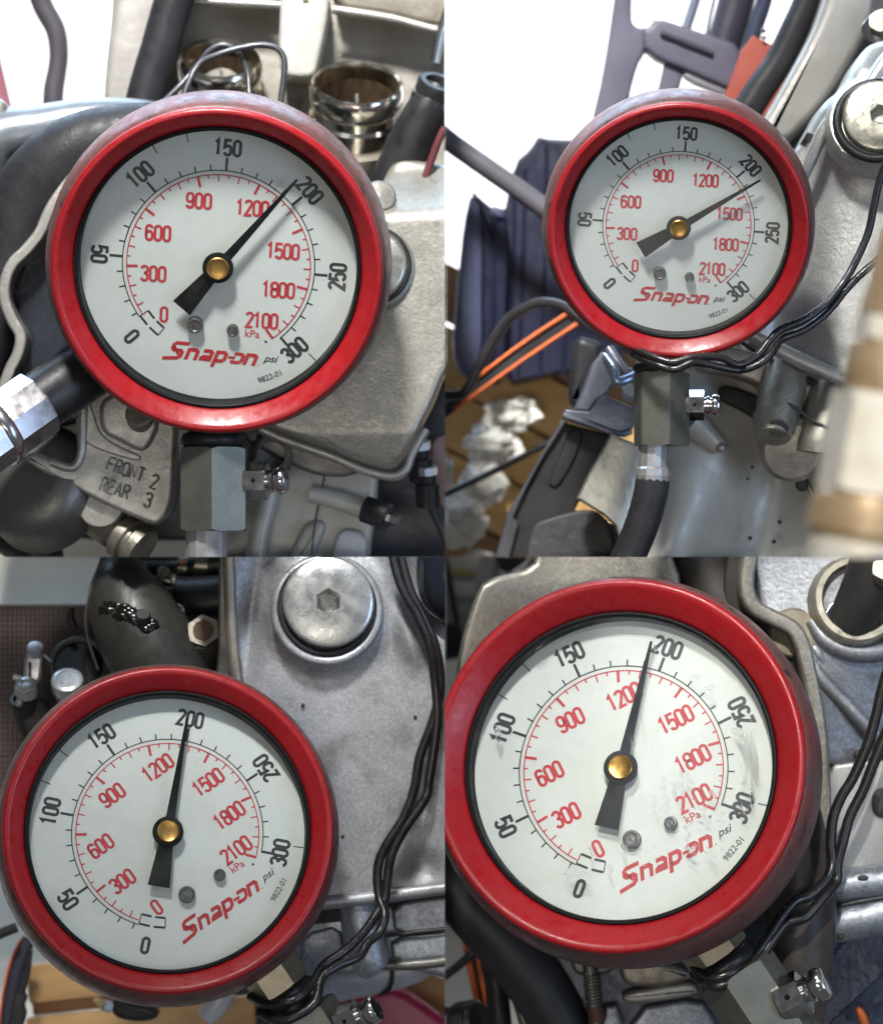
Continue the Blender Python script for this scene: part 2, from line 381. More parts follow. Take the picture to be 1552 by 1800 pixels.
def ribbon(fn, pts, wd, closed=False):
    P = [Vector(p) for p in pts]; Q = [P[0]]
    for p in P[1:]:
        if (p-Q[-1]).length > 1e-4: Q.append(p)
    if closed and (Q[0]-Q[-1]).length < 1e-4: Q.pop()
    n = len(Q); v, f = [], []
    for i in range(n):
        a = Q[i-1] if (closed or i > 0) else None; c = Q[(i+1) % n] if (closed or i < n-1) else None
        t1 = (Q[i]-a).normalized() if a is not None else None; t2 = (c-Q[i]).normalized() if c is not None else None
        t1 = t1 or t2; t2 = t2 or t1
        n1 = Vector((-t1.y, t1.x)); n2 = Vector((-t2.y, t2.x)); m = n1+n2
        if m.length < 0.2: m = n1.copy()
        m.normalize(); k = 1/max(0.45, m.dot(n1)); m *= wd/2*k
        v += [fn(*(Q[i]+m)), fn(*(Q[i]-m))]
    for i in range(n if closed else n-1):
        j = (i+1) % n; f.append((2*i, 2*i+1, 2*j+1, 2*j))
    return v, f
def strokes(fn, text, cx, cy, h, wd, rot=0.0, adv=0.60, shear=0.0, wk=1.0):
    """lettering centred at cx, cy (y up), height h, rotated clockwise by rot degrees; fn(x, y) -> point"""
    sh = []; ca, sa = math.cos(-R(rot)), math.sin(-R(rot)); tot = (len(text)-1)*adv+GW
    for i, c in enumerate(text):
        for pts, cl in glyph(c):
            q = []
            for x, y in pts:
                X = (i*adv+x-tot/2)*h*wk; Y = (y-0.5)*h; X += Y*shear
                q.append((cx+X*ca-Y*sa, cy+X*sa+Y*ca))
            sh.append(ribbon(fn, q, wd, cl))
    return join(*sh) if sh else ([], [])
def poly_text(fn, text, cx, cy, h, rot=0.0, shear=0.0, wk=1.0, bold=0.0):
    cu = bpy.data.curves.new('lettering', 'FONT'); cu.body = text; cu.size = 1; cu.shear = shear; cu.offset = bold; cu.resolution_u = 4
    o = bpy.data.objects.new('lettering', cu); COL.objects.link(o); dg = bpy.context.evaluated_depsgraph_get()
    me = o.evaluated_get(dg).to_mesh(); P = [p.co.copy() for p in me.vertices]; F = [tuple(p.vertices) for p in me.polygons]
    bpy.data.objects.remove(o); bpy.data.curves.remove(cu)
    x0 = min(p.x for p in P); x1 = max(p.x for p in P); ca, sa = math.cos(-R(rot)), math.sin(-R(rot)); v = []
    for p in P:
        X = (p.x-(x0+x1)/2)*h*wk; Y = (p.y-0.36)*h; v.append(fn(cx+X*ca-Y*sa, cy+X*sa+Y*ca))
    return v, F
def emboss(fr, text, px, py, h, wd, rot, z, adv=0.62):
    fn = lambda x, y: (x, y)
    sh = []; ca, sa = math.cos(R(rot)), math.sin(R(rot)); tot = (len(text)-1)*adv+GW
    for i, c in enumerate(text):
        for pts, cl in glyph(c):
            path = []
            for x, y in pts:
                X = (i*adv+x-tot/2)*h; Y = -(y-0.5)*h
                path.append((px+X*ca-Y*sa, py+X*sa+Y*ca, z))
            if cl: path.append(path[0])
            sh.append(tube(path, wd/2, n=8, straight=True))
    return join(*sh)
# ------------------------------------------------------------------ glass
GASK = mk('dull_black_gasket', (0.008, 0.008, 0.009), 0.5, spec=0.12, flecks=((0.10, 0.10, 0.10), 5, 0.74))
def schlick(N, L):
    lw = N.new('ShaderNodeLayerWeight'); lw.inputs[0].default_value = 0.5
    pw = N.new('ShaderNodeMath'); pw.operation = 'POWER'; pw.inputs[1].default_value = 4.0; L.new(lw.outputs['Facing'], pw.inputs[0])
    ma = N.new('ShaderNodeMath'); ma.operation = 'MULTIPLY_ADD'; ma.inputs[1].default_value = 0.85; ma.inputs[2].default_value = 0.035; L.new(pw.outputs[0], ma.inputs[0])
    return ma.outputs[0]
def glass_mat():
    m = bpy.data.materials.new('gauge_glass'); m.use_nodes = True; nt = m.node_tree; N = nt.nodes; L = nt.links; N.clear()
    out = N.new('ShaderNodeOutputMaterial'); tr = N.new('ShaderNodeBsdfTransparent'); gl = N.new('ShaderNodeBsdfGlossy')
    mx = N.new('ShaderNodeMixShader')
    gl.inputs['Roughness'].default_value = 0.03; tr.inputs[0].default_value = (0.97, 0.98, 0.97, 1)
    L.new(schlick(N, L), mx.inputs[0]); L.new(tr.outputs[0], mx.inputs[1]); L.new(gl.outputs[0], mx.inputs[2])
    df = N.new('ShaderNodeBsdfDiffuse'); df.inputs[0].default_value = (0.55, 0.54, 0.50, 1); m2 = N.new('ShaderNodeMixShader')   # thin dust and smears on the glass
    tc = N.new('ShaderNodeTexCoord'); nz = N.new('ShaderNodeTexNoise'); nz.inputs['Scale'].default_value = 1/(70*S); nz.inputs['Detail'].default_value = 7; nz.inputs['Roughness'].default_value = 0.66
    L.new(tc.outputs['Object'], nz.inputs['Vector']); mr = N.new('ShaderNodeMapRange'); mr.inputs[1].default_value = 0.45; mr.inputs[2].default_value = 0.78; mr.inputs[4].default_value = 0.03
    L.new(nz.outputs['Fac'], mr.inputs[0]); L.new(mr.outputs[0], m2.inputs[0]); L.new(mx.outputs[0], m2.inputs[1]); L.new(df.outputs[0], m2.inputs[2]); L.new(m2.outputs[0], out.inputs[0])
    return m
GLASS = glass_mat()
def drop_mat():
    m = bpy.data.materials.new('clear_oil_drop'); m.use_nodes = True; nt = m.node_tree; N = nt.nodes; L = nt.links; N.clear()
    out = N.new('ShaderNodeOutputMaterial'); tr = N.new('ShaderNodeBsdfTransparent'); gl = N.new('ShaderNodeBsdfGlossy'); rf = N.new('ShaderNodeBsdfRefraction')
    m1 = N.new('ShaderNodeMixShader'); m2 = N.new('ShaderNodeMixShader'); sk = schlick(N, L)
    gl.inputs['Roughness'].default_value = 0.04; rf.inputs['Roughness'].default_value = 0.0; rf.inputs['IOR'].default_value = 1.42
    m1.inputs[0].default_value = 0.50
    L.new(rf.outputs[0], m1.inputs[1]); L.new(tr.outputs[0], m1.inputs[2]); L.new(sk, m2.inputs[0]); L.new(m1.outputs[0], m2.inputs[1]); L.new(gl.outputs[0], m2.inputs[2])
    L.new(m2.outputs[0], out.inputs[0]); return m
DROP = drop_mat()
def rotp(x, y, a):      # rotate counter-clockwise by a degrees
    c, s = math.cos(R(a)), math.sin(R(a)); return x*c-y*s, x*s+y*c
def dl(px, py):         # a mark measured on the upper left gauge -> upright dial coordinates
    return rotp(px-383, 468-py, 5.5)
def pol(r, a): return (r*math.sin(R(a)), r*math.cos(R(a)))
def gauge(T, c, tilt, theta, k, needle, drops=None, ki=1.0):
    """T thing; c centre of the front lip (px, py); tilt = (right, up) lean of the face away from the viewer line; theta = dial rotation; needle angle"""
    X, Z = c[0]-AX, AY-c[1]; v = Vector((-X, -D, -Z)).normalized()
    n = (v+Vector((1, 0, 0))*tilt[0]+Vector((0, 0, 1))*tilt[1])
    fr = Fr((c[0], c[1], 0), (n.x, n.z, -n.y), theta, k)
    boot = T.part('rubber_boot', lathe(fr, [(0.0, -192), (180, -192), (238, -186), (272, -172), (291, -145), (299, -112), (302, -85), (301.5, -62), (299, -44), (295.5, -30), (292, -21), (288.5, -15.5), (286.0, -13.5)], 160, caps=False), REDD)
    T.part('front_lip', lathe(fr, [(286.0, -14.2), (287.2, -10), (286.6, -5.5), (284.4, -2), (280.5, -0.2), (276.5, -0.8), (272, -3.5), (252.5*ki+1, -27), (249.5*ki, -31.5), (249.2*ki, -36), (262, -60)], 160, caps=False), RED)
    fr = Fr((c[0], c[1], 0), (n.x, n.z, -n.y), theta, k*ki)
    T.part('black_gasket', ringlathe(fr, [(249.4, -31), (248.0, -29.2), (245, -29.0), (242.4, -31), (241.2, -36), (240.2, -64), (239, -66), (249.4, -66)], 128), GASK)
    dz = -63.0
    dial = T.part('dial', lathe(fr, [(0.0, dz-3), (246, dz-3), (246, dz), (0.0, dz)], 128), DIAL)
    P = lambda z: (lambda x, y: fr(x, y, z))
    f1 = P(dz+0.35)
    # psi scale (black, outside)
    blk = [ribbon(f1, [pol(167.5, a) for a in [x*1.5-128.5 for x in range(0, 176)]+[135]], 2.0)]
    for i in range(0, 31):
        a = -135+i*9
        if i == 0: continue
        if i % 5 == 0: blk.append(ribbon(f1, [pol(167, a), pol(190.5, a)], 4.7 if i else 2))
        else: blk.append(ribbon(f1, [pol(167.5, a), pol(178, a)], 2.5))
    for dx, w_ in ((-1, 4.0), (1, 4.0)):                     # the dashed zero box
        rr = 157+dx*8.5
        for a0, a1 in ((-144.4, -137.6), (-135.4, -128.6)): blk.append(ribbon(f1, [pol(rr, a0), pol(rr, a1)], w_))
    for aa in (-144.6, -128.4): blk.append(ribbon(f1, [pol(148.5, aa), pol(165.5, aa)], 1.8))
    for a in (130, -33, -18): blk.append(ribbon(f1, [pol(222, a), pol(239.5, a)], 2.0))
    blk.append(lathe(Fr((0, 0, 0)), [(0.01, 0)], 3) if False else ribbon(f1, [dl(461.5, 605), dl(465.5, 605)], 4))
    T.part('psi_scale', join(*blk), INKB, dial)
    f2 = P(dz+0.55)
    red = [ribbon(f2, [pol(160, a) for a in [x*1.5-127.5 for x in range(0, 178)]]+[pol(160, 139.2)], 2.0)]
    for i in range(0, 43):
        a = -135+i*6.53
        if i < 1: continue
        if i % 6 == 0: red.append(ribbon(f2, [pol(161, a), pol(141, a)], 4.7))
        else: red.append(ribbon(f2, [pol(160, a), pol(148 if i % 2 == 0 else 153.5, a)], 2.3))
    T.part('kpa_scale', join(*red), INKR, dial)
    nb = []
    for i, t in enumerate(('0', '50', '100', '150', '200', '250', '300')):
        a = -135+45*i; rr = 208 if i not in (0, 6) else 200
        nb.append(strokes(f2, t, *pol(rr, a-1.2 if i == 6 else a), 26, 5.5, a if i in (2, 3, 4) else a+180, adv=0.62))
    T.part('psi_numerals', join(*nb), INKB, dial)
    nr = []
    for t, p in (('0', (286, 556)), ('300', (269, 483)), ('600', (279, 411)), ('900', (351, 354)), ('1200', (444, 367)), ('1500', (496, 443)), ('1800', (487, 512)), ('2100', (457, 567))):
        nr.append(strokes(f2, t, *dl(*p), 25.5, 4.8, -1.5, adv=0.60 if len(t) < 4 else 0.56))
    T.part('kpa_numerals', join(*nr), INKR, dial)
    T.part('unit_lettering', join(poly_text(f2, 'psi', *dl(472, 635), 18.5, 0, shear=0.35, wk=1.1, bold=0.012), poly_text(f2, '9822-01', *dl(469, 668), 14.5, -26, wk=0.95, bold=0.01)), INKB, dial)
    T.part('unit_lettering', poly_text(f2, 'kPa', *dl(440, 590), 19, 0, bold=0.008), INKR, dial)
    # maker's lettering, heavy italic
    lx, ly = dl(367, 628); fl = lambda x, y: f2(lx+x+0.34*y, ly+y)
    lg = []
    H = 20.0
    def st(p, wd=6.6, cl=False): lg.append(ribbon(fl, p, wd, cl))
    st([(-44, 15.5), (-66, 15.5), (-70, 12.5), (-70, 6), (-66, 2.5), (-55, 2.5), (-51, -1), (-51, -8), (-55, -11.5), (-80, -14)], 6.4)
    st([(-68, 9), (-55, -6)], 4.2)
    st([(-40, -13), (-40, 5.5), (-28, 5.5), (-24, 2), (-24, -13)])
    st([(-15, 5.8), (-3, 5.8), (1, 2.5), (1, -13)]); st([(1, -4.4), (-12, -4.4), (-15, -7), (-15, -9.8), (-1, -9.8)], 5.4)
    st([(10, -22), (10, 5.5), (22, 5.5), (26, 2), (26, -6.5), (22, -10), (11, -10)])
    st([(31, -2), (43, -2)], 4.6)
    st([(39, 5.5), (52, 5.5), (56, 2), (56, -6.5), (52, -10), (41, -10), (38, -6.5)], 6.2)
    st([(63, -13), (63, 5.5), (75, 5.5), (79, 2), (79, -13)])
    st([(87, -11.8), (89, -11.8)], 2.4)
    T.part('maker_lettering', join(*lg), INKL, dial)
    # needle
    zn = -43.0; na = needle-theta
    def nf(z):
        def g(x, y):
            X, Y = rotp(x, y, -na); return fr(X, Y, z)
        return g
    out = [(-2.0, 208), (2.0, 208), (8.2, 22), (11.5, 0), (12.5, -20), (19.5, -97), (-19.5, -97), (-12.5, -20), (-11.5, 0), (-8.2, 22)]
    v = [nf(zn)(*p) for p in out]+[nf(zn-2.2)(*p) for p in out]; m = len(out)
    fs = [tuple(range(m)), tuple(range(2*m-1, m-1, -1))]+[(i, i+m, (i+1) % m+m, (i+1) % m) for i in range(m)]
    ne = T.part('needle', (v, fs), NEED)
    T.part('hub', lathe(fr, [(0, zn-3), (24, zn-3), (27, zn-1), (27, zn+3), (25.5, zn+4.5), (0, zn+4.5)], 64), NEED, ne)
    T.part('brass_cap', lathe(fr, [(0, zn+4), (19.5, zn+4), (19.5, zn+8), (18, zn+9.2), (17, zn+8.6), (2.2, zn+8.8), (1.8, zn+8.1), (0, zn+8.1)], 64), BRASS, ne)
    for (px, py), r_ in (((340, 573), 14.5), ((406, 583), 10.5)):
        x, y = dl(px, py); f3 = Fr((0, 0, 0)); f3.c = fr(x, y, dz); f3.x, f3.y, f3.n, f3.k = fr.x, fr.y, fr.n, k*ki
        T.part('stop_pin', lathe(f3, [(0, 0), (r_, 0), (r_, 12), (r_*0.9, 14), (r_*0.72, 14.2), (r_*0.62, 12.8), (r_*0.3, 12.5), (0, 13.2)], 32), PIN)
    T.part('glass', lathe(fr, [(0, -37.5), (241.0, -37.5), (241.0, -36.0), (0, -36.0)], 128), GLASS)
    if drops:
        dv = []
        for (x, y, r, l, a) in drops:
            ex = Vector((math.cos(R(a)), math.sin(R(a)))); ey = Vector((-ex.y, ex.x)); nn = 14; base = []; vv = []; ff = []
            for j, (q, h) in enumerate(((1.0, 0.0), (0.9, 0.4), (0.6, 0.8), (0.25, 1.0))):
                for i in range(nn):
                    t = 2*math.pi*i/nn; wob = 1+0.22*math.sin(3*t+x)+0.12*math.sin(5*t+y)
                    p = ex*(math.cos(t)*l*q*wob)+ey*(math.sin(t)*r*q*wob); vv.append(fr(x+p.x, y+p.y, -35.8+h*r*0.9))
            for j in range(3):
                for i in range(nn): ff.append((j*nn+i, j*nn+(i+1) % nn, (j+1)*nn+(i+1) % nn, (j+1)*nn+i))
            ff.append(tuple(3*nn+i for i in range(nn))); dv.append((vv, ff))
        T.part('oil_drops', join(*dv), DROP, kind='stuff')
    return fr
def bleed(T, c, zdir, ap, k, parent, turn=0.0, hole=None, mat=None):
    """bleed valve: hex nut, groove, button; c = root, zdir = where it points"""
    fr = Fr(c, zdir, 0, k, up=(0, 0, 1)); mat = mat or CHROME
    nut = T.part('bleed_valve', hexbody(fr, ap, 0, ap*1.35, 0.10, turn=turn), mat, parent, sharp=25)
    T.part('bleed_button', lathe(fr, [(0, ap*1.3), (ap*0.62, ap*1.3), (ap*0.62, ap*1.5), (ap*0.72, ap*1.56), (ap*0.72, ap*1.72), (ap*0.58, ap*1.78), (ap*0.58, ap*1.92), (ap*0.80, ap*1.97), (ap*0.84, ap*2.05), (ap*0.84, ap*2.35), (ap*0.74, ap*2.5), (0, ap*2.55)], 48), mat, parent)
    if hole:
        best = max((turn+k_*math.pi/3 for k_ in range(6)), key=lambda a: -(fr.x*math.cos(a)+fr.y*math.sin(a)).y+0.25*(fr.x*math.cos(a)+fr.y*math.sin(a)).z)
        dr = fr.x*math.cos(best)+fr.y*math.sin(best); c_ = fr(ap*math.cos(best), ap*math.sin(best), ap*0.66)
        T.part('bleed_hole', lathe(Fr((c_.x, -c_.z, c_.y), (dr.x, dr.z, -dr.y)), [(0, 0.5), (hole, 0.5), (hole*1.12, -2), (0, -2)], 24), NEED, parent)
def fitting(T, p0, p1, ap, d, mat, turn, name='hex_fitting', ch=0.10):
    a = Vector(p0); b = Vector(p1); L = (b-a).length
    fr = Fr((p0[0], p0[1], d), (p1[0]-p0[0], -(p1[1]-p0[1]), 0.0), 0, 1, up=(0, 0, 1))
    return T.part(name, hexbody(fr, ap, 0, L, ch, turn=R(turn)), mat, sharp=25), fr, L
# ================================================================== the four gauges
SLV = mk('brushed_sleeve', (0.55, 0.55, 0.54), 0.34, 0.7, col2=(0.42, 0.42, 0.42), nscale=20, rvar=0.08)
GRP = 'pressure gauges held up against the engine'
g = Thing('pressure_gauge', 'red rubber booted gauge above the lettered bracket FRONT 2 REAR 3, needle short of 200', 'gauge', 'a', (380, 470, 0), GRP)
gauge(g, (381, 480), (-0.06, -0.225), 5.5, 1.018, 41.9)
fx, fr_, L_ = fitting(g, (365, 781), (365, 932), 58, 178, STEEL, 60)
g.part('o_ring', join(torus(Fr((363, 768, 176), (0, 1, 0)), 44, 15), tube([(363, 700, 178), (363, 790, 178)], 46, 32)), BLACK)
bleed(g, (423, 842, 170), (1, 0.02, 0.18), 30, 1, fx, turn=R(30), hole=4)
g.part('crimp_sleeve', lathe(Fr((352, 924, 178), (-0.02, -1, 0.0)), [(30, -6), (37, 0), (38, 4), (38, 130), (30, 136)], 14), SLV, fx, sharp=12)
g = Thing('pressure_gauge', 'smallest red gauge, before white sky, needle past 200, twisted wires at its neck', 'gauge', 'b', (1190, 400, 0), GRP)
gauge(g, (1193, 408.5), (0.02, -0.235), 4.5, 0.80, 59.2)
fx, fr_, L_ = fitting(g, (1172, 646), (1172, 779), 45, 150, STEEL, 48)
g.part('o_ring', join(torus(Fr((1166, 638, 148), (0, 1, 0)), 36, 11), tube([(1166, 570, 150), (1166, 656, 150)], 37, 32)), BLACK)
bleed(g, (1216, 706, 144), (1, 0.0, 0.12), 24, 1, fx, turn=R(30), hole=3)
g.part('crimp_sleeve', lathe(Fr((1158, 771, 150), (-0.03, -1, 0.0)), [(24, -4), (28, 0), (28.5, 4), (28.5, 46), (32, 50), (33, 62), (31, 72), (24, 74)], 14), SLV, fx, sharp=12)
g.part('hose', tube([(1156, 838, 150), (1151, 870, 150), (1135, 925, 152), (1108, 990, 158), (1080, 1060, 160)], 31, 28), HOSE, fx)
g = Thing('pressure_gauge', 'clean dry red gauge over bluish cast cover, its needle upright through the 200', 'gauge', 'c', (295, 1465, 0), GRP)
gauge(g, (297, 1456), (0.03, 0.15), -33.5, 1.012, 9.9)
fx0, _, _ = fitting(g, (452, 1690), (494, 1752), 46, 100, STEELW, 30)
g.part('o_ring', join(torus(Fr((503, 1764, 100), (0.56, -0.83, 0)), 40, 15), tube([(470, 1715, 100), (540, 1822, 100)], 38, 32)), BLACK)
fx, _, _ = fitting(g, (524, 1795), (610, 1925), 60, 100, STEEL, 22)
bleed(g, (598, 1812, 60), (0.83, 0.45, 0.25), 30, 1, fx, turn=R(15), hole=4)
drops = []
rnd = random.Random(11)
for i in range(60):
    a = rnd.uniform(95, 140); rr = rnd.uniform(70, 200); x, y = pol(rr, a+27); r = rnd.uniform(1.2, 3.0); drops.append((x, y, r, r*rnd.uniform(1, 1.8), rnd.uniform(0, 180)))
for i in range(42):
    x, y = pol(rnd.uniform(30, 235), rnd.uniform(0, 360)); r = rnd.uniform(0.9, 2.2); drops.append((x, y, r, r*rnd.uniform(1, 2.2), rnd.uniform(0, 180)))
for px, py, r, l, a in ((1310, 1300, 5, 17, -60), (1322, 1320, 7, 24, -84), (1334, 1330, 6, 34, -80), (1319, 1365, 4, 17, -98), (1333, 1378, 4, 20, -85), (1304, 1290, 8, 13, -40), (1332, 1408, 4, 20, -82), (1318, 1425, 5, 12, -60), (1337, 1356, 5, 12, -70),
                       (1018, 1545, 11, 16, -30), (1040, 1550, 6, 14, -40), (868, 1296, 6, 16, -75), (1050, 1508, 4, 9, -60), (1108, 1500, 5, 9, -60), (1084, 1536, 4, 8, -80), (1226, 1500, 6, 12, -40), (1263, 1506, 5, 12, -30), (1130, 1270, 3, 12, -80), (1115, 1310, 3, 10, -80), (1262, 1400, 4, 10, -50), (1150, 1140, 3, 8, -70), (970, 1085, 6, 16, 20), (938, 1140, 3, 12, 40), (1225, 1190, 5, 9, 20), (1250, 1210, 6, 10, 10)):
    x, y = rotp((px-1094)/1.13, (1355-py)/1.13, -27); drops.append((x, y, r/1.13, l/1.13, a-27))
g = Thing('pressure_gauge', 'oil splashed red gauge cut off at its left edge, wet glass and distorted numerals', 'gauge', 'd', (1090, 1350, 0), GRP)
gauge(g, (1082, 1342), (-0.19, 0.17), -27.0, 1.163, 11.3, drops, 0.965)
fx0, _, _ = fitting(g, (1228, 1628), (1272, 1692), 52, 110, STEELW, 30)
g.part('o_ring', join(torus(Fr((1282, 1706, 110), (0.56, -0.83, 0)), 46, 17), tube([(1240, 1650, 110), (1330, 1780, 110)], 42, 32)), BLACK)
fx, _, _ = fitting(g, (1300, 1716), (1400, 1868), 66, 110, STEEL, 22)
bleed(g, (1378, 1772, 70), (0.83, 0.45, 0.25), 36, 1, fx, turn=R(15), hole=5.2, mat=CHROME)
# ================================================================== setting seen behind the bays
WHITE = mk('overexposed_daylight', (0.9, 0.9, 0.9), 0.8, emis=((1.0, 0.995, 1.0), 1.6))
GAP = mk('recess_shade_black', (0.020, 0.020, 0.024), 0.6, col2=(0.04, 0.038, 0.036), nscale=120, bump=40, bstr=0.4)  # near black stands in for shade in holes, gaps and interiors
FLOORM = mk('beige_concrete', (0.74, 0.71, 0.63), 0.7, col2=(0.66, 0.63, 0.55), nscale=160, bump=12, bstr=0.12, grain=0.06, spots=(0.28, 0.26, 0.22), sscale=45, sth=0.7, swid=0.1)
def sheet(x0, y0, x1, y1, d, th=8): return box(Fr(((x0+x1)/2, (y0+y1)/2, d)), x1-x0, y1-y0, th, 0)
solo('sky', 'blinding white daylight outside, behind the upper left engine', None, 'a', (300, 100, 2600), sheet(-900, -900, 800, 700, 2600), WHITE, kind='structure')
solo('sky', 'blinding white daylight outside, behind the upper right engine', None, 'b', (1100, 200, 2600), sheet(760, -900, 2400, 700, 2600), WHITE, kind='structure')
solo('floor', 'pale workshop floor under the upper left engine', None, 'a', (300, 900, 1500), sheet(-600, 640, 800, 1100, 1500), FLOORM, kind='structure')
solo('floor', 'pale workshop floor under the bluish cast cover', None, 'c', (300, 1400, 1100), box(Fr((100, 1400, 1100), (0, 0.6, 0.8)), 1600, 1500, 8, 0), FLOORM, kind='structure')
solo('floor', 'beige workshop floor below the splashed gauge', None, 'd', (1100, 1400, 1500), sheet(760, 900, 2200, 2300, 1500), FLOORM, kind='structure')
# ================================================================== upper left bay
Q = 'a'
def tb(name, label, cat, q, path, r, mat, at=None, group=None, **kw):
    return solo(name, label, cat, q, at or path[len(path)//2], tube(path, r, **kw), mat, group)
GREYH = mk('faded_grey_rubber', (0.10, 0.09, 0.11), 0.55, col2=(0.075, 0.068, 0.08), nscale=70, bump=8, bstr=0.15)
tb('rubber_hose', 'faded grey hose hanging in front of white sky at upper left corner', 'hose', Q, [(60, -40, 900), (76, 10, 900), (98, 52, 900), (104, 92, 900), (101, 125, 900), (95, 160, 900), (93, 215, 900)], [19, 18.5, 18, 17.5, 17.5, 18.5, 18.5], GREYH, n=24)
tb('red_tube', 'faint pinkish red tube slanting at the far upper left edge', 'tube', Q, [(-22, 60, 950), (-6, 130, 950), (8, 190, 950)], 14, mk('pink_red_paint', (0.42, 0.16, 0.2), 0.5))
# big engine block behind the intake stubs
eng = Thing('throttle_body', 'grey cast throttle body with ribbed lid and two open chrome intake stubs', 'engine', Q, (540, 150, 640))
eng.part('block_face', pillow([(300, -60), (790, -60), (900, -60), (900, 420), (300, 420), (285, 180)], 640, 260, 10, it=1), mk('oily_pale_casting', (0.36, 0.34, 0.30), 0.42, 0.4, col2=(0.24, 0.22, 0.19), nscale=90, namt=0.7, spots=(0.10, 0.08, 0.05), sscale=80, sth=0.58, swid=0.2, bump=20, bstr=0.2, rvar=0.12))
eng.part('lid', pillow([(588, -40), (900, -40), (900, 58), (766, 56), (690, 36), (588, 22)], 560, 90, 7, it=1), ALUT)
eng.part('lid', pillow([(300, -60), (500, -60), (500, 14), (310, 8)], 570, 80, 6, it=1), ALUT)
eng.part('lid_lip', tube([(500, 20, 572), (400, 14, 576), (300, 8, 580)], 8, 12), ALUL); eng.part('lid_lip', tube([(588, 28, 566), (690, 44, 566), (770, 64, 566), (880, 80, 566)], 8, 12), ALUL)
pl = eng.part('pillar', pillow([(498, 2), (520, -12), (565, -10), (584, 6), (577, 60), (566, 110), (556, 152), (494, 146), (495, 70)], 545, 110, 9, it=2), PAINT)
eng.part('paint_mark', box(Fr((541, 6, 541)), 9, 20, 4, 0.1), mk('yellow_paint_mark', (0.62, 0.60, 0.06), 0.5), pl)
STUB = mk('oily_chrome_stub', (0.80, 0.77, 0.70), 0.17, 1.0, col2=(0.66, 0.60, 0.50), nscale=30, rvar=0.07)
INN = mk('stained_bore', (0.24, 0.17, 0.10), 0.34, 0.5, col2=(0.07, 0.045, 0.03), nscale=30, namt=0.8, rvar=0.12, stretch=(2.2, 1, 0.5))
def stub(cx, cy, k, d):
    fr = Fr((cx, cy, d), (0.06, 0.80, 0.60), 0, k)
    t = eng.part('intake_stub', lathe(fr, [(76, -230), (76, -104), (80, -100), (81, -66), (76, -60), (76, -46), (81, -40), (82, -14), (79, -5), (75, 0), (70, -2), (68, -10), (67, -30)], 72, caps=False), STUB)
    eng.part('stub_bore', lathe(fr, [(67.4, -28), (66.5, -60), (66, -215), (0, -215)], 64, caps=False), INN, t)
    eng.part('stub_collar', ringlathe(fr, [(80, -100), (92, -104), (94, -140), (92, -230), (76, -230), (76, -100)], 64), ALUT, t)
    eng.part('throttle_plate', box(Fr((cx+4, cy+60*k, d+100*k), (1, 0.1, 0.4)), 26, 120*k, 6, 0.2), ALUD, t)
stub(632, 163, 1.0, 500); stub(393, 113, 0.90, 560)
# spar and pipe left of the block
solo('frame_spar', 'pale aluminium spar standing between white sky and dark pipe', 'frame', Q, (235, 80, 600), pillow([(200, -60), (300, -60), (285, 20), (262, 90), (240, 190), (180, 200), (186, 110), (196, 30)], 600, 90, 16, it=2), mk('whitish_spar_paint', (0.46, 0.44, 0.42), 0.45, 0.2, col2=(0.32, 0.30, 0.28), nscale=50, namt=0.8, bump=30, bstr=0.2))
tb('dark_pipe', 'thick black pipe leaning beside the pale spar', 'pipe', Q, [(330, -60, 520), (303, 10, 520), (283, 80, 520), (262, 150, 520), (245, 220, 520)], 34, HOSE, n=28)
# wires
WG = mk('grey_sheathed_wire', (0.09, 0.09, 0.10), 0.3, 0.4, col2=(0.05, 0.05, 0.055), nscale=20)
tb('control_wire', 'grey wire looping over the left chrome stub', 'wire', Q, [(285, 190, 300), (318, 152, 320), (346, 118, 330), (368, 90, 330), (394, 79, 330), (418, 92, 330), (434, 122, 330), (439, 160, 320), (441, 220, 300)], 5, WG, group='wires arching above the gauge', n=12)
tb('control_wire', 'grey wire bending squarely to the right of the other loop', 'wire', Q, [(316, 200, 290), (332, 150, 300), (352, 112, 310), (388, 95, 310), (426, 84, 312), (462, 79, 314), (488, 86, 314), (500, 106, 312), (499, 140, 308), (490, 210, 300)], 5.4, WG, group='wires arching above the gauge', n=12)
# right black hose with clamp
h = Thing('breather_hose', 'black breather hose end with bright clamp, upper right of the first gauge', 'hose', Q, (750, 160, 420))
h.part('rubber', tube([(772, 150, 440), (752, 190, 440), (722, 250, 450), (690, 320, 460), (660, 380, 470)], [30, 38, 42, 42, 40], 28), BLACK)
hf = Fr((768, 152, 430), (0.30, 0.80, 0.52))
h.part('open_end', ringlathe(hf, [(36, -40), (37, 6), (34, 12), (24, 12), (22, 6), (22, -40)], 40), BLACK)
h.part('hose_clamp', ringlathe(hf, [(37, -34), (40, -34), (40, -14), (37, -14)], 48), CHROME)
tb('brake_pipe', 'thin dark pipe running down beside the black breather hose', 'pipe', Q, [(782, 225, 380), (770, 250, 380), (752, 300, 385), (730, 370, 390)], 7, mk('dark_red_pipe', (0.10, 0.03, 0.035), 0.3), n=10)
tb('steel_tube', 'thin pale steel tube at the top edge beside engine lid', 'pipe', Q, [(800, -20, 540), (786, 20, 540), (774, 60, 540), (764, 110, 540)], 8, CHROME, n=12)
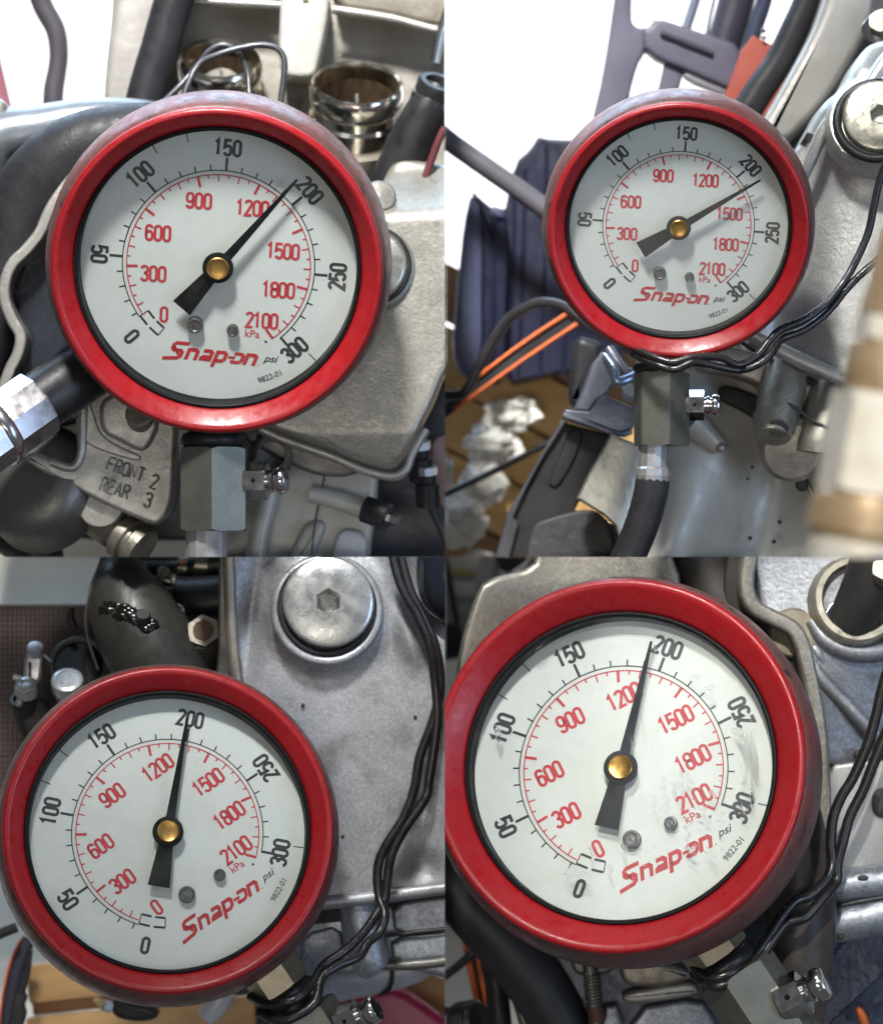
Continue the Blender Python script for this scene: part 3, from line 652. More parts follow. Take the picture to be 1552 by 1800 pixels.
# big dark coolant elbow wrapped behind the gauge
tb('coolant_hose', 'fat dark coolant hose curving round behind the first gauge', 'hose', Q, [(-50, 640, 350), (0, 520, 330), (22, 430, 320), (60, 340, 310), (130, 272, 300), (220, 240, 300), (330, 232, 310), (450, 240, 320), (530, 262, 330), (580, 300, 340)], [66, 70, 72, 72, 68, 58, 50, 52, 54, 40], HOSE, n=36, at=(150, 300, 300))
tb('radiator_pipe', 'blue sheened grey pipe above the fat coolant hose', 'pipe', Q, [(-60, 330, 430), (-10, 250, 430), (70, 228, 430), (160, 214, 430), (260, 214, 430), (330, 230, 430)], [60, 52, 44, 42, 38, 30], mk('satin_blue_grey_alloy', (0.26, 0.29, 0.33), 0.34, 0.5, col2=(0.20, 0.22, 0.25), nscale=80, bump=16, bstr=0.15), n=32)
solo('cast_shoulder', 'pale rounded casting shoulder at left edge under white sky', 'casting', Q, (10, 230, 470), pillow([(-80, 175), (10, 178), (24, 196), (18, 240), (-2, 300), (-20, 390), (-90, 400)], 400, 90, 16), ALUL)
solo('cover_flange', 'wavy pale machined flange edge down the left side', 'flange', Q, (40, 480, 200), band([(170, 280), (130, 312), (100, 350), (84, 378), (70, 410), (46, 440), (24, 462), (11, 490), (9, 525), (22, 562), (37, 590), (32, 622), (18, 650), (2, 695)], 21, 196, 70, 5), ALUL)
solo('engine_cover', 'blue black inner cover face behind the wavy flange', 'cover', Q, (70, 520, 270), pillow([(90, 380), (30, 465), (14, 510), (40, 590), (20, 680), (60, 760), (240, 720), (240, 380)], 262, 80, 12), mk('blue_black_paint', (0.03, 0.036, 0.055), 0.32, 0.3, col2=(0.02, 0.022, 0.03), nscale=60, bump=20, bstr=0.2))
# hose fitting, lower left
h = Thing('hydraulic_hose', 'black hose with big bright crimped ferrule, lower left', 'hose', Q, (70, 720, 150))
ax = (0.78, 0.60, -0.42)
h.part('rubber', lathe(Fr((46, 728, 120), ax), [(52, -10), (54, 40), (54, 220), (0, 220)], 48), BLACK)
FER = mk('scuffed_ferrule', (0.56, 0.55, 0.57), 0.24, 0.95, col2=(0.44, 0.42, 0.42), nscale=40, spots=(0.12, 0.10, 0.09), sscale=22, sth=0.68, swid=0.08, rvar=0.08)
h.part('ferrule', lathe(Fr((46, 728, 120), ax, 10), [(56, 34), (62, 32), (63, 26), (63, -44), (60, -50), (63, -56), (64, -240), (0, -240)], 10, caps=False), FER, sharp=12)
h.part('ferrule_groove', ringlathe(Fr((46, 728, 120), ax), [(64.5, -47), (66.5, -51), (66.5, -63), (64.5, -66), (58, -66), (58, -47)], 48), FER)
# lettered bracket
br = Thing('lettered_bracket', 'grey cast bracket with raised FRONT 2 and REAR 3 lettering', 'bracket', Q, (210, 820, 230))
LB = cast('speckled_bracket_casting', (0.47, 0.46, 0.43), stain=(0.15, 0.10, 0.055), sth=0.60, gs=4)
def bd(x, y): return 0.12*(x-200)
br.part('plate', pillow([(130, 735), (150, 705), (200, 668), (260, 690), (312, 738), (308, 800), (306, 870), (296, 905), (276, 924), (255, 917), (190, 890), (120, 852), (64, 825), (40, 805), (60, 792), (115, 815), (132, 810), (136, 780)], 232, 60, 9, it=2), LB)
br.part('raised_pad', pillow([(177, 700), (240, 680), (285, 740), (268, 780), (255, 794), (240, 792), (215, 778), (184, 763), (176, 745)], 216, 40, 10, it=2), LB)
br.part('rib', tube([(146, 700, 232), (146, 750, 230), (143, 800, 230), (128, 822, 232), (90, 812, 236)], [10, 9, 8, 8, 9], 14), LB)
br.part('web_side', pillow([(140, 705), (158, 700), (176, 762), (210, 785), (250, 800), (246, 812), (200, 800), (160, 785), (146, 770)], 229, 20, 4), LB)  # web side in the same casting colour as the plate
br.part('round_boss', lathe(Fr((174, 886, 256), (0, 0.05, 1)), [(42, -60), (42, -6), (39, -1), (34, 0), (0, 0)], 48), LB)
EMB = mk('darker_raised_lettering', (0.20, 0.195, 0.18), 0.42, 0.6, grain=0.3)  # letters coloured darker than the bracket so they stand out
for t, x, y, r in (('FRONT', 222, 825, 19), ('REAR', 203, 858, 19)): br.part('raised_lettering', emboss(None, t, x, y, 23, 4.2, r, 230.4, adv=0.60), EMB)
for t, x, y in (('2', 272, 847), ('3', 261, 879)): br.part('raised_lettering', emboss(None, t, x, y, 25, 4.2, 17, 230.4), EMB)
br.part('corroded_bolt', lathe(Fr((248, 728, 190), (0, 0.3, 1)), [(24, -40), (24, -4), (20, 0), (0, 0)], 32), ALUT)
solo('bracket_stay', 'dark webbed casting behind the lettered bracket', 'casting', Q, (110, 800, 330), pillow([(60, 740), (300, 660), (320, 900), (250, 945), (120, 880), (50, 850)], 320, 80, 14), ALUD)
solo('oil_filter_housing', 'dull rounded housing under the bright ferrule', 'housing', Q, (70, 880, 330), lathe(Fr((66, 850, 300), (-0.3, 0.35, 0.9)), [(110, -60), (108, 10), (90, 36), (60, 46), (0, 48)], 48), ALUD)
h = Thing('pipe_union', 'ribbed brassy grey pipe union under the lettered bracket', 'pipe', Q, (226, 950, 320))
h.part('body', lathe(Fr((226, 948, 300), (0.72, -0.5, 0.3)), [(34, -120), (34, -28), (30, -24), (30, -18), (40, -14), (40, 4), (34, 8), (34, 14), (40, 18), (40, 36), (30, 40), (0, 42)], 36), ALUT)
tb('drain_pipe', 'black sagging hose at the lower left corner', 'hose', Q, [(-40, 880, 420), (20, 930, 420), (60, 960, 420), (70, 1010, 420)], 46, BLACK, n=28)
# big valve cover on the right
def vc(x, y):
    t = max(0.0, min(1.0, (392-(x-680)*0.06-y)/120.0)); t = t*t*(3-2*t)
    return 150*t+max(0, (y-760))*0.35
VC = cast('grained_valve_cover', (0.40, 0.385, 0.345), rough=0.44, stain=(0.24, 0.22, 0.19), sth=0.68, grain=0.22, gs=4)
cv = Thing('valve_cover', 'big grained grey valve cover right of the first gauge', 'engine cover', Q, (660, 540, 260))
cv.part('cover_body', pillow([(560, 330), (640, 345), (668, 315), (680, 280), (700, 262), (760, 268), (900, 300), (900, 500), (812, 620), (782, 652), (762, 705), (738, 752), (718, 796), (690, 828), (636, 815), (578, 790), (500, 764), (450, 742), (440, 600), (470, 420)], 250, 190, 13, it=3, dfun=vc, rings=40, step=5), VC)
cv.part('rim_lip', tube([(455, 752, 300), (500, 772, 300), (578, 799, 300), (640, 825, 300), (688, 836, 302), (712, 824, 304), (724, 794, 306), (748, 752, 308)], 9, 12), ALUL)
cv.part('plug_boss', lathe(Fr((652, 470, 256), (0.02, 0.05, 1)), [(86, -30), (84, 0), (76, 10), (70, 12), (0, 12)], 64), VC)
pg = cv.part('plug', lathe(Fr((652, 468, 238), (0.0, 0.05, 1)), [(64, -20), (64, 6), (61, 11), (57, 13), (0, 14)], 64), mk('bright_zinc_plug', (0.62, 0.62, 0.56), 0.26, 0.85, col2=(0.50, 0.49, 0.43), nscale=24, rvar=0.1, bump=5, bstr=0.15))
cv.part('plug_seal', torus(Fr((652, 468, 240), (0, 0.05, 1)), 66, 6), BLACK, pg)
cv.part('side_lug', lathe(Fr((668, 345, 270), (0.3, 0.2, 1)), [(30, -40), (30, 0), (24, 8), (0, 10)], 32), VC)
# lower castings
hd = Thing('cylinder_head', 'pale ribbed cylinder head casting below the valve cover', 'engine', Q, (560, 880, 330))
hd.part('head_body', pillow([(400, 730), (500, 770), (600, 800), (664, 824), (660, 880), (650, 960), (640, 1040), (380, 1040), (390, 900)], 380, 160, 14, it=1), PAINT)
hd.part('top_ledge', pillow([(420, 735), (500, 768), (600, 800), (650, 822), (610, 838), (560, 836), (520, 822), (470, 795), (424, 770)], 330, 60, 8), ALUD)
hd.part('port_flange', lathe(Fr((478, 800, 330), (0.1, 0.1, 1)), [(40, -30), (40, 0), (34, 8), (24, 8), (22, -10), (0, -12)], 40), ALUD)
hd.part('slot', box(Fr((450, 790, 322), rot=18), 10, 62, 8), BLACK)
hd.part('cross_rib', tube([(545, 868, 350), (590, 878, 346), (652, 898, 344)], [16, 17, 20], 20), PAINT)
hd.part('rib', pillow([(540, 912), (575, 918), (560, 960), (530, 1020), (490, 1020), (512, 960)], 350, 60, 12), PAINT)
hd.part('rib', tube([(475, 830, 356), (470, 880, 352), (455, 940, 350), (446, 1010, 350)], [22, 18, 18, 20], 20), PAINT)
hd.part('rib', pillow([(590, 925), (648, 935), (640, 1020), (575, 1020)], 356, 60, 9), mk('blue_white_paint', (0.50, 0.52, 0.56), 0.36, 0.1, col2=(0.44, 0.45, 0.49), nscale=80))
hd.part('seam', tube([(570, 835, 360), (560, 880, 362), (552, 930, 344), (545, 1000, 344)], 1.6, 8), ALUX)
hd.part('paint_mark', box(Fr((415, 902, 332), rot=10), 9, 26, 6, 0.2), mk('yellow_paint_mark', (0.6, 0.6, 0.06), 0.5))
h = Thing('rubber_mount', 'black rubber mount ended by a bright bolt', 'mount', Q, (665, 905, 330))
h.part('rubber', lathe(Fr((642, 895, 320), (0.9, -0.32, 0.3)), [(24, 0), (24, 44), (20, 48), (0, 48)], 32), BLACK)
h.part('bolt', hexbody(Fr((686, 911, 306), (0.9, -0.32, 0.3)), 10, -4, 16), CHROME, sharp=25)
solo('navy_panel', 'navy dark panel right of the pale cylinder head', 'panel', Q, (740, 800, 520), pillow([(640, 830), (720, 780), (800, 620), (900, 600), (900, 1060), (630, 1060), (640, 960)], 500, 60, 10, it=1), mk('navy_dark_plastic', (0.022, 0.027, 0.045), 0.4, col2=(0.035, 0.038, 0.055), nscale=80, bump=40, bstr=0.2))  # plain dark navy panel
solo('pink_cloth', 'dusky pinkish panel strip at the bay edge', 'panel', Q, (770, 820, 470), pillow([(756, 770), (800, 760), (800, 900), (768, 890), (758, 830)], 470, 20, 6), mk('dusky_pink_plastic', (0.30, 0.21, 0.22), 0.5))
for i, (x, y, lab) in enumerate(((738, 792, 'upper black plug connector with pale nut'), (750, 836, 'lower black plug connector with pale nut and cable'))):
    h = Thing('plug_connector', lab+' by the bay edge', 'connector', Q, (x, y, 430), 'black connectors at the right edge')
    h.part('shell', lathe(Fr((x+2, y+24, 420), (-0.05, 0.95, 0.25)), [(22, -30), (22, 10), (17, 14), (17, 26), (0, 28)], 28), BLACK)
    h.part('nut', hexbody(Fr((x+1, y-6, 412), (-0.05, 0.95, 0.25)), 17, -4, 10), mk('pale_zinc', (0.5, 0.52, 0.54), 0.35, 0.6), sharp=25)
    h.part('cable', tube([(x+2, y+40, 425), (x+14, y+66, 430), (x+34, y+110, 440), (x+50, y+170, 450)], 8, 12), BLACK)
solo('shade_backing', 'black backing painted as engine shade behind the first gauge', 'engine block', Q, (380, 560, 700), pillow([(-100, 300), (900, 300), (900, 720), (660, 830), (400, 950), (110, 950), (-100, 900)], 720, 150, 10, it=1), GAP)  # black slab painted as the shade behind the castings
# ================================================================== upper right bay
Q = 'b'
VIO = mk('violet_haze_frame_grey', (0.16, 0.15, 0.20), 0.4, col2=(0.11, 0.105, 0.15), nscale=120, bump=40, bstr=0.1)  # violet tint stands in for purple glare over the frame
VIOD = mk('dark_violet_haze', (0.055, 0.052, 0.075), 0.4, col2=(0.04, 0.038, 0.055), nscale=90, bump=20, bstr=0.15)  # dark parts tinted violet for the same glare
f = Thing('lift_frame', 'grey metal frame with painted violet haze and cross bar before the white sky', 'frame', Q, (1130, 100, 800))
f.part('post', pillow([(1088, -60), (1114, -60), (1108, 34), (1116, 48), (1136, 52), (1134, 92), (1122, 110), (1106, 166), (1100, 230), (1036, 230), (1062, 120)], 790, 50, 8, it=1), VIO)
f.part('cross_bar', pillow([(1126, 50), (1140, 50), (1151, 32), (1230, 58), (1306, 84), (1290, 164), (1230, 138), (1130, 96)], 780, 50, 10, it=1), VIO)
f.part('brace', pillow([(1170, 98), (1206, 110), (1190, 170), (1180, 220), (1140, 220), (1158, 150)], 796, 30, 6, it=1), VIO)
f.part('bar_slot', tube([(1160, 62, 776), (1200, 78, 776), (1250, 98, 776)], 5, 10), VIOD)
f.part('brace', pillow([(1200, 124), (1284, 156), (1276, 170), (1204, 142)], 790, 30, 4, it=1), mk('lilac_haze_metal', (0.36, 0.35, 0.38), 0.35, 0.3))  # lilac haze put into the metal's colour
tb('thin_strut', 'thin blue grey strut at the top edge, left of the wide dark strut', 'strut', Q, [(1232, -40, 860), (1222, 0, 860), (1206, 50, 860), (1196, 90, 860)], 9, mk('blue_grey_strut', (0.20, 0.22, 0.30), 0.4, 0.3), n=16)
tb('fork_leg', 'wide dark upright leg behind the violet cross bar', 'fork leg', Q, [(1308, -60, 820), (1292, 10, 820), (1272, 80, 820), (1250, 150, 820)], 32, VIOD, n=28)
tb('fork_leg', 'narrow dark blue leg beside the red plate', 'fork leg', Q, [(1354, -60, 760), (1343, 0, 760), (1328, 46, 760), (1316, 90, 760)], 14, mk('dark_blue_enamel', (0.05, 0.06, 0.10), 0.3), n=20)
tb('spoke_rod', 'fine dark rod in front of the sky beside the thin strut', 'rod', Q, [(1262, -30, 850), (1250, 20, 850), (1240, 70, 850)], 3, VIOD, n=8)
rp = Thing('red_plate', 'flat brick red plate behind the thick black hose', 'plate', Q, (1330, 130, 700))
rp.part('sheet', pillow([(1314, 58), (1352, 76), (1398, 96), (1350, 216), (1322, 230), (1262, 200)], 700, 16, 3, it=1), mk('brick_red_paint', (0.42, 0.085, 0.055), 0.5, col2=(0.36, 0.07, 0.045), nscale=80))
for x, y in ((1341, 55), (1342, 67)): rp.part('rivet', ball((x, y, 694), 5), CHROME)
tb('coolant_hose', 'thick black hose with pale rim light crossing the red plate', 'hose', Q, [(1432, -60, 600), (1418, 0, 600), (1396, 52, 600), (1366, 112, 600), (1336, 156, 600), (1300, 214, 600), (1270, 260, 600)], [24, 24, 25, 25, 26, 27, 27], HOSE, n=32)
SPAR = mk('satin_spar_alloy', (0.50, 0.49, 0.46), 0.36, 0.45, col2=(0.38, 0.37, 0.34), nscale=80, namt=0.8, bump=26, bstr=0.2, spots=(0.30, 0.27, 0.22), sscale=70, sth=0.64, swid=0.2)
solo('frame_spar', 'broad satin alloy spar slanting down to the smallest gauge', 'frame', Q, (1430, 110, 480), pillow([(1462, -50), (1540, -50), (1536, 20), (1524, 60), (1476, 150), (1432, 206), (1385, 250), (1330, 290), (1318, 250), (1346, 202), (1424, 64), (1446, 4)], 470, 110, 18, it=2), SPAR)
solo('gap_shade_backing', 'dark backing painted as shade between alloy spar and pale valve cover', 'engine block', Q, (1480, 130, 660), pillow([(1400, -60), (1700, -60), (1700, 300), (1360, 330), (1380, 200)], 660, 60, 10, it=1), mk('plum_black_shade', (0.06, 0.055, 0.06), 0.5, col2=(0.10, 0.09, 0.09), nscale=60, bump=30, bstr=0.3))  # dark panel whose colour gives the shade between spar and cover
hb = Thing('hex_bolt', 'small grey bolt head at the top right corner', 'bolt', Q, (1545, 40, 420))
hb.part('head', hexbody(Fr((1548, 40, 420), (-0.2, 0.3, 0.9)), 20, -30, 10), ALUT, sharp=25)
hb.part('washer', lathe(Fr((1546, 46, 440), (-0.2, 0.3, 0.9)), [(30, -8), (30, 0), (26, 3), (0, 3)], 32), CHROME)
# valve cover
VC2 = cast('silvery_valve_cover', (0.52, 0.515, 0.49), rough=0.42, stain=(0.24, 0.23, 0.20), sth=0.68, grain=0.18, gs=4)
def vc2(x, y):
    # raised shoulder round the plug, hollow flank at the left, slope back towards the top
    r = math.hypot(x-1540, y-222); a = -26*math.exp(-(r/95)**4)
    u = (x-(1400+(y-270)*-0.12)); b = 46*math.exp(-((u-10)/60)**2)*(1 if y > 240 else 0.4)
    return a+b+max(0, 120-y)*0.7+18*math.sin((x+y*0.7)/120.0)
cv = Thing('valve_cover', 'silvery valve cover with big hex socket plug right of the smallest gauge', 'engine cover', Q, (1480, 420, 260))
cv.part('cover_body', pillow([(1640, 40), (1560, 62), (1530, 72), (1502, 108), (1480, 154), (1446, 180), (1424, 222), (1396, 270), (1370, 360), (1330, 480), (1296, 596), (1390, 652), (1492, 704), (1600, 756), (1700, 780), (1720, 400)], 250, 150, 22, it=2, dfun=vc2, rings=34, step=7), VC2)
cv.part('top_ridge', tube([(1600, 76, 250), (1556, 110, 236), (1520, 160, 228), (1478, 196, 232), (1446, 230, 240), (1420, 290, 252), (1400, 340, 266)], [16, 16, 15, 13, 12, 11, 8], 20), VC2)
cv.part('flange_ridge', tube([(1310, 580, 240), (1360, 612, 238), (1420, 642, 236), (1492, 674, 236), (1600, 724, 238)], [10, 13, 14, 14, 14], 20), VC2)
cv.part('plug_boss', lathe(Fr((1533, 220, 214), (-0.10, 0.20, 1)), [(92, -40), (88, 0), (80, 10), (0, 12)], 64), VC2)
p = cv.part('plug', plughex(Fr((1537, 213, 196), (-0.10, 0.20, 1)), [(64, -26), (65, 4), (62, 10), (58, 12), (30, 13)], 14.5, 22, R(10)), mk('zinc_plug', (0.56, 0.53, 0.44), 0.28, 0.8, col2=(0.42, 0.39, 0.31), nscale=34, namt=0.8, rvar=0.1, bump=6, bstr=0.2), sharp=30)
cv.part('plug_seal', torus(Fr((1533, 220, 200), (-0.10, 0.20, 1)), 69, 8), BLACK, p)
# lower flange and bosses
BOSS = cast('brownish_boss_casting', (0.44, 0.41, 0.35), stain=(0.20, 0.14, 0.08), sth=0.56)
lf = Thing('cylinder_head', 'brownish cast cylinder head with two drilled bosses, below black seam', 'engine', Q, (1400, 720, 280))
lf.part('seam', tube([(1300, 602, 262), (1332, 622, 262), (1400, 660, 262), (1492, 704, 262), (1600, 760, 262)], 4, 10), BLACK)
lf.part('head_flange', pillow([(1230, 610), (1300, 606), (1400, 664), (1492, 710), (1640, 780), (1640, 980), (1500, 930), (1470, 800), (1380, 700), (1300, 660), (1220, 650)], 268, 130, 8, it=1), BOSS)
lf.part('boss', tube([(1384, 640, 300), (1372, 690, 268), (1360, 740, 244), (1356, 756, 240)], [44, 42, 38, 36], 32), BOSS)
lf.part('boss_end', tube([(1357, 735, 240), (1352, 770, 222)], [38, 31], 32, straight=True), BOSS)
lf.part('bore', lathe(Fr((1360, 757, 201), (-0.1, -0.55, 0.8)), [(0, 0.4), (17, 0.4), (19, -2), (0, -2)], 24), ALUD)
lf.part('bore', ball((1343, 752, 206), 5), GAP)
lf.part('boss', tube([(1470, 680, 300), (1455, 730, 268), (1440, 780, 252), (1436, 800, 250)], [50, 48, 44, 40], 32), BOSS)
lf.part('joint_line', tube([(1345, 706, 226), (1370, 710, 220), (1395, 722, 216), (1420, 742, 214), (1450, 756, 212), (1484, 778, 214)], 3, 10), ALUX)
lf.part('round_pad', lathe(Fr((1390, 792, 262), (-0.1, -0.3, 1)), [(60, -60), (58, 0), (48, 10), (0, 14)], 40), BOSS)
eb = Thing('engine_case', 'smooth pale engine case with painted shade and rust spots, below the smallest gauge', 'engine', Q, (1320, 880, 380))
def ec(x, y): return 40*math.sin((x-1180)/46.0+y/210.0)*math.exp(-((y-900)/170)**2)+0.25*(x-1300)*0.4+10*noise.noise(Vector((x*0.012, y*0.012, 1)))
eb.part('case_body', pillow([(1150, 600), (1320, 610), (1500, 760), (1500, 1060), (1120, 1060), (1140, 860)], 370, 160, 16, it=1, dfun=ec, rings=30, step=8), PAINT)
eb.part('lug', tube([(1214, 746, 330), (1240, 768, 330), (1262, 790, 332)], [26, 20, 14], 24), PAINT)
eb.part('lug_screw', ball((1262, 789, 318), 9), ALUL)
eb.part('hollow_shade_patch', pillow([(1262, 676), (1300, 684), (1345, 706), (1330, 740), (1290, 718), (1258, 704)], 352, 30, 8), GAP)  # black patch painted as a shadow on the case
eb.part('hollow_shade_patch', pillow([(1186, 800), (1206, 812), (1212, 880), (1200, 930), (1186, 950), (1176, 900)], 352, 30, 8), GAP)  # second painted shadow patch
eb.part('rib', tube([(1246, 790, 376), (1232, 850, 374), (1222, 900, 376), (1214, 960, 380), (1206, 1030, 384)], [26, 34, 32, 28, 24], 24), PAINT)
eb.part('bolt_hole', ball((1406, 852, 352), 13, 0.9, 0.5, 1.0), GAP)
for x, y, r in ((1368, 918, 4), (1320, 822, 3), (1316, 946, 4), (1358, 952, 4), (1312, 842, 2.5)): eb.part('pit', ball((x, y, 366 if False else 362), r, 1, 2.5, 1, 2), GAP)
eb.part('case_edge', tube([(1410, 840, 360), (1430, 880, 360), (1450, 930, 362), (1466, 1000, 364)], 5, 10), ALUT)
# near fitting at the right edge
NF = mk('overexposed_brass', (0.86, 0.83, 0.76), 0.34, 0.35, col2=(0.62, 0.56, 0.44), nscale=70, bump=20, bstr=0.1)  # brass coloured pale so that it reads as overexposed
GLD = mk('bronze_ring', (0.50, 0.38, 0.24), 0.4, 0.4, col2=(0.40, 0.28, 0.16), nscale=40)
nf = Thing('near_fitting', 'very near blurred pale fitting with bronze bands at right edge', 'fitting', Q, (1570, 800, -1500))
nfr = Fr((1592, 548, -1500), (-0.17, -0.98, 0.0))
nf.part('upper_collar', lathe(nfr, [(0, -140), (70, -140), (74, -40), (80, -10), (80, 16), (0, 16)], 48), GLD)
nf.part('upper_hex', hexbody(nfr, 76, 18, 60, 0.1, turn=R(20)), NF, sharp=25)
nf.part('bronze_band', lathe(nfr, [(72, 58), (84, 66), (90, 100), (88, 140), (78, 154), (0, 154)], 48, caps=False), GLD)
nf.part('lower_hex', hexbody(nfr, 92, 154, 330, 0.1, turn=R(14)), NF, sharp=25)
nf.part('bronze_band', lathe(nfr, [(88, 330), (106, 338), (112, 370), (110, 400), (96, 412), (0, 412)], 48, caps=False), GLD)
nf.part('end_collar', lathe(nfr, [(92, 412), (100, 420), (100, 520), (0, 520)], 48, caps=False), NF)
# twisted wires
WA = [(1575, 250, 120), (1552, 304, 120), (1540, 354, 120), (1528, 408, 118), (1503, 463, 112), (1480, 500, 104), (1449, 536, 92), (1411, 563, 82), (1368, 582, 74), (1345, 606, 70), (1326, 628, 64), (1294, 643, 52), (1261, 631, 44), (1215, 631, 38), (1178, 640, 36), (1140, 628, 50), (1112, 612, 90)]
WB = [(1600, 420, 120), (1552, 450, 118), (1518, 478, 112), (1490, 506, 110), (1455, 548, 102), (1414, 579, 92), (1374, 596, 82), (1354, 622, 66), (1330, 642, 58), (1298, 652, 60), (1264, 648, 48), (1216, 640, 36), (1182, 652, 36), (1146, 642, 46), (1114, 622, 90)]
tb('twisted_wire', 'black wire reaching up the silvery cover to the right edge', 'wire', Q, WA, 7, WIRE, n=14, group='twisted wires beside the smallest gauge', at=(1400, 590, 90))
tb('twisted_wire', 'black wire leaving lower at the right edge over the silvery cover', 'wire', Q, WB, 7, WIRE, n=14, group='twisted wires beside the smallest gauge', at=(1400, 600, 90))
# left: blue case, handle, floor boards
BLU = mk('dark_blue_plastic', (0.009, 0.011, 0.036), 0.36, col2=(0.006, 0.008, 0.026), nscale=110, bump=8, bstr=0.15, rvar=0.08)
BLUL = mk('lighter_blue_plastic', (0.09, 0.10, 0.18), 0.42, col2=(0.06, 0.07, 0.13), nscale=70, bump=8, bstr=0.15)  # lighter blue for the left face and latch
bx = Thing('tool_case', 'dark blue ribbed plastic tool case standing behind the smallest gauge', 'tool case', Q, (920, 480, 1000))
bx.part('rear_shell', pillow([(904, 286), (932, 262), (946, 238), (956, 244), (1000, 246), (1110, 250), (1110, 640), (1010, 650), (872, 680), (880, 400)], 990, 120, 6, it=1), BLU)
bx.part('front_shell', pillow([(828, 342), (836, 346), (866, 372), (888, 380), (893, 430), (886, 676), (846, 672), (846, 420)], 950, 100, 6, it=1), BLU)
bx.part('side_shell', pillow([(828, 340), (848, 372), (846, 672), (812, 662), (794, 620), (804, 500), (814, 400)], 948, 100, 7, it=1), BLUL)
for x in (905, 922, 960, 1000): bx.part('rib', tube([(x, 300 if x < 940 else 256, 988), (x-4, 480, 986), (x-12, 664, 988)], 3, 10), BLU)
bx.part('rib', tube([(868, 384, 948), (866, 520, 946), (862, 668, 948)], 4, 10), BLU)
bx.part('latch', box(Fr((874, 378, 946), rot=16), 22, 16, 10, 0.2), BLUL)
tb('handle_tube', 'faded grey tube slanting from the left edge to the smallest gauge', 'tube', Q, [(700, 186, 800), (760, 226, 800), (800, 256, 800), (860, 298, 800), (920, 340, 800), (990, 392, 800)], [19, 19, 18, 18, 18, 18], mk('greyed_rubber_grip', (0.13, 0.12, 0.14), 0.36, col2=(0.09, 0.085, 0.10), nscale=70), n=26)
WOODS = [mk('amber_board_%s' % n_, c_, 0.5, col2=c2_, nscale=26, namt=0.8, bump=9, bstr=0.2, stretch=(0.22, 1, 1.6, a_), spots=(0.12, 0.065, 0.025), sscale=40, sth=0.66, swid=0.15) for n_, c_, c2_, a_ in
         (('light', (0.78, 0.50, 0.20), (0.60, 0.34, 0.12), 28), ('brown', (0.40, 0.21, 0.09), (0.26, 0.13, 0.055), 28), ('level', (0.54, 0.34, 0.15), (0.40, 0.23, 0.095), -6))]
pal = Thing('wooden_pallet', 'amber wooden boards with dark gaps under crumpled towels', 'pallet', Q, (880, 800, 1150))
pa = 27
for i, (o, m_) in enumerate(((-190, 1), (-92, 0), (6, 0), (104, 0), (202, 1), (300, 1))):
    cx = 872-o*math.sin(R(pa)); cy = 772+o*math.cos(R(pa))
    b_ = pal.part('board', box(Fr((cx, cy, 1150), rot=pa), 900, 92, 24, 0.12), WOODS[m_])
pal.part('bearer', box(Fr((900, 800, 1180), rot=pa+90), 900, 120, 24, 0.1), WOODS[1])
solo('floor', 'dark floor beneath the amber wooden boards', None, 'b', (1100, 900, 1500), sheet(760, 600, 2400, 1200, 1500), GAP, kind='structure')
TOW = mk('white_paper_towel', (0.86, 0.85, 0.82), 0.9, col2=(0.82, 0.80, 0.74), nscale=60, bump=5, bstr=0.3)
for i, (x, y, rx, ry, lab) in enumerate(((902, 728, 54, 36, 'crumpled white paper towel topmost of the heap on amber boards'), (864, 784, 58, 44, 'crumpled towel second from the top of the heap on the boards'), (850, 850, 48, 50, 'crumpled towel in the middle of the heap, crossed by the black rod'),
                                         (815, 912, 50, 58, 'crumpled towel with yellow stain lowest in the heap on boards'), (780, 832, 20, 34, 'small crumpled towel cut off by the left edge of the heap'), (842, 984, 32, 20, 'crumpled towel just showing at the bottom edge below the heap'))):
    solo('paper_towel', lab, 'paper towel', Q, (x, y, 1040), towel((x, y, 1040), rx*0.86, ry*0.84, i+3), TOW, 'crumpled paper towels on the boards', sharp=60)
tb('black_rod', 'thin black rod lying across the crumpled towels', 'rod', Q, [(740, 890, 920), (790, 865, 920), (860, 832, 920), (950, 786, 920), (1010, 752, 920)], 6, BLACK, n=12)
CB = mk('shiny_black_cable', (0.022, 0.021, 0.024), 0.22, col2=(0.035, 0.033, 0.036), nscale=40)
tb('brake_cable', 'glossy black cable arching over the orange edged strap', 'cable', Q, [(740, 712, 700), (786, 694, 700), (816, 688, 690), (838, 650, 680), (858, 612, 670), (880, 578, 660), (906, 551, 640), (946, 534, 620), (982, 539, 600), (1010, 558, 580), (1047, 588, 560), (1100, 612, 520), (1160, 640, 480)], 9, CB, n=16)
st_ = Thing('edged_strap', 'dark strap with bright orange edges left of the smallest gauge', 'strap', Q, (920, 620, 760))
st_.part('webbing', pillow([(992, 552), (1010, 575), (920, 634), (842, 690), (770, 744), (760, 726), (842, 664), (920, 606)], 764, 8, 2, it=0), HOSE)
st_.part('orange_edge', tube([(1000, 549, 760), (920, 602, 760), (842, 661, 760), (820, 680, 760)], 3.4, 10), ORANGE)
st_.part('orange_edge', tube([(1014, 569, 760), (920, 632, 760), (842, 688, 760), (800, 720, 760)], 3.4, 10), ORANGE)
